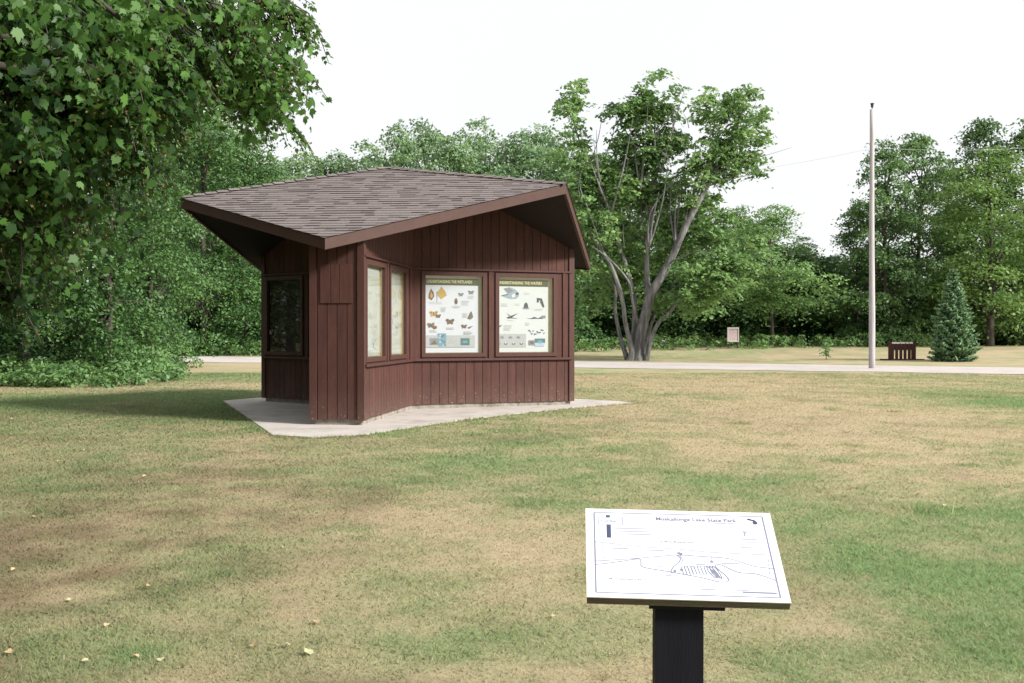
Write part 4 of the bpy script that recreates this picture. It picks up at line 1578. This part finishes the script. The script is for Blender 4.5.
for px, py in ((574, 92), (582, 84), (566, 108), (652, 82), (660, 74), (640, 92), (672, 96), (628, 100), (704, 98), (712, 92), (742, 88), (754, 92), (730, 100), (760, 108)):
    for k in range(3):
        q = L_(px + rng.normal(0, 3), py + rng.normal(0, 4), rng.normal(0, .6))
        s = rng.uniform(.16, .3)
        BLM.append((q[0], q[1], q[2], s * 1.5, s, rng.uniform(.4, .8)))
BLM = [(a_, (b_ + 1.6 if (px_w > .6 and rng.random() < .75) else b_), c_, d_, e_, f_) for (a_, b_, c_, d_, e_, f_), px_w in ((q_, 1.0 - (q_[2] / 14.0) if q_[0] < 1.5 else 0) for q_ in BLM)]
P, Nn, T, S = sprays(rng, BLM, 6.0, 13, .30, .21)
fast_mesh('crown', leaves_at(rng, P, Nn, S, RHOMB), len(RHOMB), T, M['leaf_maple'], bigm)

# a broad low tree whose bright boughs hang right of the maple, over the notice board
bt = make_tree(np.random.default_rng(51), 'broadleaf_tree', 9.0, 5.0, 2.2, 34, 1.6, 46, .8, .19, M['leaf_bright'], M['bark_dark'], RHOMB, tr=.12, br=(.22, .40), rzf=(.25, .4))
put(bt, 772, 62, 200, 9.0, 2.0, 'bright green spreading tree hanging over the notice board', None, 'broadleaf_tree', 1.0)

# ------------------------------------------------------------------ spruce and sapling
def conifer(rng, root, H, Rr, nwh, leafm, barkm, lean=0.0, per=26):
    P, Nn, T, S, A = [], [], [], [], []
    tk_ = MB()
    tk_.tube([(0, 0, -.1), (0, 0, H * .5), (lean, 0, H)], [.022 * H, .014 * H, .003 * H], 7)
    for i in range(nwh):
        t = (i + .3) / nwh
        z = H * (.035 + .93 * t)
        nb_ = max(4, int(13 * (1 - t) + 4))
        for k in range(nb_):
            an = 2 * math.pi * (k + rng.random() * .8) / nb_
            Lb = Rr * (1 - t) ** .85 * rng.uniform(.78, 1.16) + .04 * H * .3
            if t < .08: Lb *= .86
            rise = -.12 + .5 * t
            d = np.array([math.cos(an), math.sin(an), rise])
            n_ = int(per * Lb / Rr * 2) + 5
            s = rng.random(n_) ** .6
            p = np.array([0, 0, z]) + d * (s * Lb)[:, None]
            p[:, 2] += -.10 * Lb * np.sin(s * math.pi) + .10 * Lb * s ** 3
            sidev = np.array([-math.sin(an), math.cos(an), 0])
            sg = rng.choice([-1, 1], n_)
            wdt = (.30 * Lb * (1 - s) + .05) * rng.random(n_)
            p = p + sidev * (sg * wdt)[:, None] + np.array([0, 0, -1]) * (wdt * .25)[:, None]
            P.append(p)
            A.append(unit(d + sidev * (sg * .7)[:, None] + rng.normal(size=(n_, 3)) * .12))
            Nn.append(unit(np.array([0, 0, 1.0]) + rng.normal(size=(n_, 3)) * .5))
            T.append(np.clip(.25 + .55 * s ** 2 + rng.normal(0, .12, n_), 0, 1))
            S.append(rng.uniform(.12, .24, n_) * (.6 + .4 * H / 4))
    P, Nn, T, S, A = map(np.concatenate, (P, Nn, T, S, A))
    b = unit(np.cross(Nn, A))
    sh_ = np.array([(0, -.5, 0), (.17, -.1, .02), (.12, .3, 0), (0, .55, 0), (-.12, .3, 0), (-.17, -.1, .02)])
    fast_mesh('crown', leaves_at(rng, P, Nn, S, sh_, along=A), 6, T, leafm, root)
    tk_.build('trunk', barkm, root)


spp = gnd(953, 361)
sk = spp[1] / F
spr = empty('spruce_tree', spp, 0, 'small blue-green spruce tree standing alone on the dry grass', 'tree')
conifer(np.random.default_rng(61), spr, 96 * sk, 24.5 * sk, 22, M['needle'], M['bark_dark'], per=95)
sap = gnd(826, 360)
sapl = empty('sapling', sap, .3, 'tiny thin pine sapling on the dry grass left of the pole', 'sapling')
rs = np.random.default_rng(63)
sk2 = sap[1] / F
tk_ = MB()
tk_.tube([(0, 0, -.05), (.02, 0, .4), (-.02, 0, 20 * sk2)], [.02, .014, .006], 6)
tk_.build('stem', M['bark_dark'], sapl)
bl = [(rs.normal(0, .12), rs.normal(0, .12), z, .10, .10, .7) for z in np.linspace(.25, 20 * sk2, 9)] + [(.14, 0, .3, .14, .12, .5), (-.14, 0, .62, .12, .1, .6)]
P, Nn, T, S = sprays(rs, bl, 60, 10, .10, .10)
fast_mesh('needles', leaves_at(rs, P, Nn, S, QUAD), 4, T, M['leaf_bramble'], sapl)

# ------------------------------------------------------------------ near maple overhanging from the left
rng = np.random.default_rng(91)
nmx = np.array([-8.2, 9.5, 0.0])
nm_ = empty('maple_tree', nmx, 0, 'large-leaved maple overhanging the lawn from the left edge', 'tree')
tk = MB()
tk.tube([(0, 0, -.3), (0, 0, .2), (.1, 0, 2.2), (.2, .1, 5), (.3, .2, 9)], [.5, .36, .3, .22, .06], 12, jag=.05, rng=rng)
BN = []


def bough(pts, r0):
    """a limb through world points; leaf clumps along its outer part"""
    q = curve_([np.array(p) - nmx for p in pts], 5)
    rad = [r0 * (1 - .93 * i / (len(q) - 1)) for i in range(len(q))]
    tk.tube(q, rad, 8, jag=.04, rng=rng)
    return q


def clump(px, py, Y, rpx, n, tn=None):
    for k in range(n):
        p = at(px + rng.normal(0, rpx * .5), py + rng.normal(0, rpx * .4), Y + rng.normal(0, .45)) - nmx
        s = rng.uniform(.16, .32)
        BN.append((p[0], p[1], p[2], s, s * .75, np.clip((tn if tn is not None else .45) + rng.normal(0, .12), 0, 1)))


TP, TN, TT, TS, TD = [], [], [], [], []


def leafy_twig(a, d, L, tone, size):
    """a drooping twig with its pairs of leaves"""
    n_ = max(4, int(L / .027))
    t = np.linspace(.15, 1, n_)
    droop_ = np.outer(t ** 2, np.array([0, 0, -.45 * L]))
    p = a + np.outer(t * L, d) + droop_
    tk.tube([a, p[n_ // 2], p[-1]], [.006, .004, .0025], 4, cap=False)
    side = np.cross(d, np.array([0, 0, 1.0])); side /= np.linalg.norm(side) + 1e-9
    for sg in (-1, 1):
        q = p + side * sg * size * rng.uniform(.4, .9, (n_, 1)) + np.array([0, 0, -1.0]) * size * rng.uniform(.1, .7, (n_, 1))
        TP.append(q + rng.normal(0, .012, (n_, 3)))
        TN.append(unit(np.array([0, 0, .75]) + side * sg * .35 + d * .35 + rng.normal(0, .42, (n_, 3))))
        TD.append(unit(d * .6 + side * sg * .75 + np.array([0, 0, -.75]) + rng.normal(0, .3, (n_, 3))))
        TT.append(np.clip(tone + rng.normal(0, .13, n_), 0, 1))
        TS.append(size * rng.uniform(.6, 1.25, n_))


start = (nmx[0] + .1, nmx[1], 3.2)
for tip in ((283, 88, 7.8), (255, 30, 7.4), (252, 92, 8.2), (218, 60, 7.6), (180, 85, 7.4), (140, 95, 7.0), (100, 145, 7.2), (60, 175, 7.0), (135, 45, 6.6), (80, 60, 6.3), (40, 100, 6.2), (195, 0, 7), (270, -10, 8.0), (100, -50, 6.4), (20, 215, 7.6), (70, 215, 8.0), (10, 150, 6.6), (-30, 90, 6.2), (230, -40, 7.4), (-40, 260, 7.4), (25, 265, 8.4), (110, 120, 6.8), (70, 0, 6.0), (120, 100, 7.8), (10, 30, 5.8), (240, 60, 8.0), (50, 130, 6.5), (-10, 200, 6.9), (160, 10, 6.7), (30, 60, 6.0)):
    e = at(*tip)
    s = np.array(start) + np.array([0, 0, rng.uniform(0, 2.2)])
    m1 = s * .55 + e * .45 + np.array([0, 0, .65])
    m2 = s * .2 + e * .8 + np.array([0, 0, .35])
    q = bough([s, m1, m2, e], .06)
    tone0 = .22 + .45 * np.clip((tip[0] + 20) / 320, 0, 1)  # tint paints shade into left leaves, sunlight into right ones
    for j in range(15):
        i0 = int(len(q) * rng.uniform(.42, .97))
        a = q[i0]
        ax = q[min(i0 + 1, len(q) - 1)] - q[max(i0 - 1, 0)]; ax = ax / np.linalg.norm(ax)
        sd0 = np.cross(ax, np.array([0, 0, 1.0])); sd0 /= np.linalg.norm(sd0)
        d = unit(ax * rng.uniform(.3, 1.0) + sd0 * rng.choice([-1, 1]) * rng.uniform(.3, 1.0) + np.array([0, 0, rng.uniform(-.35, .25)]))
        L = rng.uniform(.3, .75) * (1.15 - .5 * i0 / len(q))
        br_ = limb_path(rng, a, a + d * L, 4, .04)
        tk.tube(br_, [.012, .010, .008, .005], 5)
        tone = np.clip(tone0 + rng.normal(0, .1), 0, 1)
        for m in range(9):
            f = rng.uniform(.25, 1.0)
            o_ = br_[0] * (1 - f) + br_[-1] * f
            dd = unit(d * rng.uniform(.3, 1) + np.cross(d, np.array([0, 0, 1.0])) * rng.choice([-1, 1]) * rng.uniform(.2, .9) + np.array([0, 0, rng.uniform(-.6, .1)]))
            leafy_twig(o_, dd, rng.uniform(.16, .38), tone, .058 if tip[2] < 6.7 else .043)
for pts in (((-40, 30, 5.6), (30, 42, 5.7), (75, 60, 5.9), (125, 80, 6.2)), ((-40, 60, 5.5), (20, 70, 5.6), (60, 95, 5.9)), ((150, -10, 6.8), (190, 15, 7.0), (225, 32, 7.2), (262, 50, 7.4)), ((60, -30, 6.0), (110, 10, 6.2), (150, 40, 6.6))):
    qq = curve_([at(*p) - nmx for p in pts], 4)
    tk.tube(qq, [.028 * (1 - .75 * i / len(qq)) for i in range(len(qq))], 7)
# leaf clumps that fill the upper left of the view, tints painted darker leftwards like shade
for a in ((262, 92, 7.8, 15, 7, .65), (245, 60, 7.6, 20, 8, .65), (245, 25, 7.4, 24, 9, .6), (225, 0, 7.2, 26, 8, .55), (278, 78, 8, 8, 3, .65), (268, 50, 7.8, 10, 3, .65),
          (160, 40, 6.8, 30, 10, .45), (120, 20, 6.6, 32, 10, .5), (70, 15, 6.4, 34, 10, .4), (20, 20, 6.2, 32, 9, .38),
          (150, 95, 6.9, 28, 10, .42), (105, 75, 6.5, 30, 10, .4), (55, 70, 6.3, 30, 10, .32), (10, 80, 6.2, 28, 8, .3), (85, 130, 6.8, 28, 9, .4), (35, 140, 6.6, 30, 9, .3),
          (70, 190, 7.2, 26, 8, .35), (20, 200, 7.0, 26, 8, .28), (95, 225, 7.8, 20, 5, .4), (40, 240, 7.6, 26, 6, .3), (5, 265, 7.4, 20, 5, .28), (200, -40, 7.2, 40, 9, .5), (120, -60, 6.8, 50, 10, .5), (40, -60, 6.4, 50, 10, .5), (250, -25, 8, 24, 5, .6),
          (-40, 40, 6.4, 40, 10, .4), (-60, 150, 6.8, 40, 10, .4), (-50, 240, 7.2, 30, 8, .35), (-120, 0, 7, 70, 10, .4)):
    clump(*a)
for k in range(110):     # the rest of the crown, out of view, which shades the tree from above
    an, rr = rng.uniform(0, 6.28), 4.2 * rng.random() ** .5
    z = rng.uniform(4.8, 12.5)
    s = rng.uniform(.5, .8)
    BN.append((rr * math.cos(an), rr * math.sin(an), z, s, s * .6, .5))
P, Nn, T, S = sprays(rng, BN, 4.5, 10, .22, .066, flat_=.6, up=.45, shell=.2, out_=.6)
tk.build('trunk', M['bark_dark'], nm_)
Nn = unit(Nn * np.array([1, 1, .8]) + rng.normal(size=Nn.shape) * .5)
NARROW = MAPLE * np.array([.82, 1.12, 1.6])
droop = np.array([0, 0, -1.0]) + rng.normal(size=Nn.shape) * .55
droop = np.concatenate([droop] + TD)
P, Nn, T, S = (np.concatenate([u_] + v_) for u_, v_ in ((P, TP), (Nn, TN), (T, TT), (S, TS)))
print('maple leaves', len(P))
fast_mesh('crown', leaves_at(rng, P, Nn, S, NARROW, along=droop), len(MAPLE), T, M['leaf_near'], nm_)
k = rng.permutation(len(P))[:int(len(P) * .06)]
ks = np.repeat(k, 5)
Ps = P[ks] + rng.normal(size=(len(ks), 3)) * .035 + np.array([0, 0, -.06])
fast_mesh('seed_bunch', leaves_at(rng, Ps, rng.normal(size=(len(ks), 3)), rng.uniform(.014, .026, len(ks)), QUAD), 4, rng.random(len(ks)), M['seed'], nm_)

# ------------------------------------------------------------------ brambles and undergrowth (masses nobody could count)
rng = np.random.default_rng(101)


def mass(name, spots, per, nleaf, srad, lsize, m, label, cat, shape=QUAD):
    P, Nn, T, S = sprays(rng, spots, per, nleaf, srad, lsize, up=.8, shell=.35, out_=.7)
    keep = P[:, 2] > gz(P[:, 0], P[:, 1]) - .02
    P, Nn, T, S = P[keep], Nn[keep], T[keep], S[keep]
    o = fast_mesh(name, leaves_at(rng, P, Nn, S, shape), len(shape), T, m)
    return tag(o, label, cat, kind='stuff')


sp_ = []
for k in range(150):
    px = rng.uniform(-60, 178)
    t = rng.random()
    yb = (388 if px < 110 else 388 - (px - 110) * .10)
    c = gnd(px, yb - 11 * t)
    hgt = (.30 + .55 * t) * (1 - .35 * max(0, (px - 110) / 68))
    sp_.append((c[0], c[1], c[2] + hgt * rng.uniform(.35, .9), .42, .34, rng.uniform(.35, .8)))
mass('undergrowth', sp_, 10, 15, .2, .12, M['leaf_bramble'], 'bright green brambles along the foot of the left trees', 'brambles', RHOMB)
sp_ = []
for k in range(430):
    px = rng.uniform(150, 1060)
    dd = rng.uniform(58.5, 64) if px > 300 else rng.uniform(58, 62)
    if px > 930: dd += 5
    x = (px - 512) / F * dd
    sp_.append((x, dd, gz(x, dd) + rng.uniform(.1, .55), .55, .42, rng.uniform(.2, .6)))
mass('undergrowth', sp_, 5, 12, .26, .17, M['leaf_wood'], 'low green undergrowth along the edge of the far wood', 'undergrowth')

# ------------------------------------------------------------------ grass blades and fallen leaves
rng = np.random.default_rng(111)
NBL = 1100000
y = 3.3 + (34 - 3.3) * rng.random(NBL) ** 1.35
x = (rng.random(NBL) * 2 - 1) * (.56 * y + .7)
dens = .55 + .9 * fbm(x, y, 1.8, 3, 2)
from_pad = np.ones(NBL, bool)
pa = np.array(pad)
inside = np.zeros(NBL, bool)
for i in range(len(pa)):
    x0, y0 = pa[i]
    x1, y1 = pa[(i + 1) % len(pa)]
    cr = ((y0 > y) != (y1 > y)) & (x < (x1 - x0) * (y - y0) / (y1 - y0 + 1e-12) + x0)
    inside ^= cr
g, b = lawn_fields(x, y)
keep = ~inside & (rng.random(NBL) < dens * (.55 + .45 * g)) & (y < near(x) - .2)
x, y, g, b = x[keep], y[keep], g[keep], b[keep]
# longer tufts along the edge of the concrete pad and in a few weed clumps
ex, ey, eh = [], [], []
for i in range(10):
    for k in range(260):
        t = rng.random()
        q = pa[i] * (1 - t) + pa[(i + 1) % len(pa)] * t
        d_ = (q - pa.mean(0)); d_ /= np.linalg.norm(d_)
        q = q + d_ * (abs(rng.normal(0, .06)) + .012)
        ex.append(q[0]); ey.append(q[1]); eh.append(rng.uniform(.9, 1.9))
for wx, wy in ((840, 462), (968, 466), (925, 512), (915, 509), (835, 410), (740, 424), (600, 436), (545, 503), (520, 506), (640, 403), (490, 452), (893, 412), (790, 446)):
    c = gnd(wx, wy)
    for k in range(110):
        ex.append(c[0] + rng.normal(0, .11)); ey.append(c[1] + rng.normal(0, .09)); eh.append(rng.uniform(1.2, 2.8))
for k in range(95):
    wy = 4.0 + 22 * rng.random() ** 1.5
    wx = rng.uniform(-.53, .53) * wy
    sp_w = rng.uniform(.03, .09)
    for m in range(34):
        qx, qy = wx + rng.normal(0, sp_w), wy + rng.normal(0, sp_w)
        if ((qx - KX) ** 2 + (qy - KY) ** 2) < 36: continue
        ex.append(qx); ey.append(qy); eh.append(rng.uniform(1.0, 2.1))
ne_ = len(ex)
ex, ey = np.array(ex), np.array(ey)
x, y = np.concatenate([x, ex]), np.concatenate([y, ey])
g, b = np.concatenate([g, np.full(ne_, .95)]), np.concatenate([b, np.zeros(ne_)])
hk = np.concatenate([np.ones(len(x) - ne_), np.array(eh)])
n = len(x)
hgt = hk * rng.uniform(.006, .019, n) * (.7 + .8 * g) * (1 + .02 * y)
wid = (.0008 + .00045 * y) * rng.uniform(.7, 1.4, n)
an = rng.uniform(0, 6.283, n)
la = rng.uniform(0, 6.283, n)
lean = rng.uniform(.4, 1.9, n) * hgt
V = np.zeros((n, 3, 3))
V[:, 0] = np.stack([x - np.cos(an) * wid, y - np.sin(an) * wid, np.zeros(n) - .002], 1)
V[:, 1] = np.stack([x + np.cos(an) * wid, y + np.sin(an) * wid, np.zeros(n) - .002], 1)
V[:, 2] = np.stack([x + np.cos(la) * lean, y + np.sin(la) * lean, hgt], 1)
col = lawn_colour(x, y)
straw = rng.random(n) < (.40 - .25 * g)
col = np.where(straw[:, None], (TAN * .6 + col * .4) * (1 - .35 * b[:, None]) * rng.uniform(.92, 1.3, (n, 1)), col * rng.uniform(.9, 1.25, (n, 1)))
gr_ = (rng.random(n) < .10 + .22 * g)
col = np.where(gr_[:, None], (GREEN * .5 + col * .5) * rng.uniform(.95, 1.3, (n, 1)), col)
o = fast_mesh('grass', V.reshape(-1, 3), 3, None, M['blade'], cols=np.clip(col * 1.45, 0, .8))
tag(o, 'short dry and green grass of the lawn', 'grass', kind='stuff')

lf = []
for m_name, key in (('dry', 'dryleaf'), ('pale', 'paleleaf')):
    for v in range(2):
        mb1 = MB()
        sc = .055
        cu_ = rng.uniform(.6, 1.4)
        outl = [(p[0] * sc, p[1] * sc, .006 + abs(p[0]) * sc * .5 * cu_ + max(0, p[1]) * sc * .25) for p in MAPLE]
        cen = (0, 0, .006)
        for i in range(len(outl)): mb1.poly([cen, outl[i], outl[(i + 1) % len(outl)]], 0)
        lf.append((m_name, mb1.build('fallen_leaf', M[key])))
spots = [(15, 452, 'dry'), (47, 451, 'dry'), (80, 444, 'dry'), (85, 452, 'dry'), (26, 472, 'dry'), (58, 463, 'dry'), (12, 420, 'dry'), (85, 417, 'dry'), (110, 413, 'dry'), (117, 414, 'dry'), (47, 441, 'dry'), (84, 440, 'dry'), (208, 439, 'pale'),
         (69, 603, 'pale'), (86, 664, 'pale'), (9, 657, 'dry'), (70, 603, 'pale'), (136, 662, 'dry'), (113, 554, 'dry'), (14, 573, 'dry'), (240, 610, 'dry'), (150, 590, 'dry'), (283, 550, 'dry'), (33, 519, 'dry'), (107, 629, 'dry'), (490, 487, 'pale'), (316, 628, 'dry'), (308, 656, 'pale'), (290, 650, 'dry'),
         (700, 562, 'dry'), (915, 535, 'pale'), (945, 508, 'pale'), (835, 448, 'pale'), (745, 472, 'pale'), (555, 620, 'pale'), (34, 480, 'dry'), (145, 478, 'dry'), (140, 484, 'dry'), (254, 650, 'dry'), (162, 664, 'pale')]
firsts = set()
for px, py, kind in spots:
    proto = [o for nm, o in lf if nm == kind][rng.integers(2)]
    c = gnd(px, py)
    o = proto if proto.name not in firsts else proto.copy()
    if o is not proto: C.objects.link(o)
    firsts.add(proto.name)
    o.location = (c[0], c[1], .008)
    o.rotation_euler = (rng.uniform(-.3, .3), rng.uniform(-.3, .3), rng.uniform(0, 6.28))
    s = rng.uniform(.5, .9)
    o.scale = (s, s, s)
    o.name = 'fallen_leaf'
    tag(o, 'curled tan fallen leaf lying on the lawn' if kind == 'dry' else 'pale yellowish fallen leaf lying on the lawn', 'leaf', 'tan fallen leaves on the lawn' if kind == 'dry' else 'pale fallen leaves on the lawn')
for nm, o in lf:
    if o.name not in firsts and not o.get('label'): bpy.data.objects.remove(o)

# protos that were never placed must not stay at the origin
for o in list(bpy.data.objects):
    if o.type == 'EMPTY' and o.parent is None and not o.get('label'):
        for ch in list(o.children): bpy.data.objects.remove(ch)
        bpy.data.objects.remove(o)
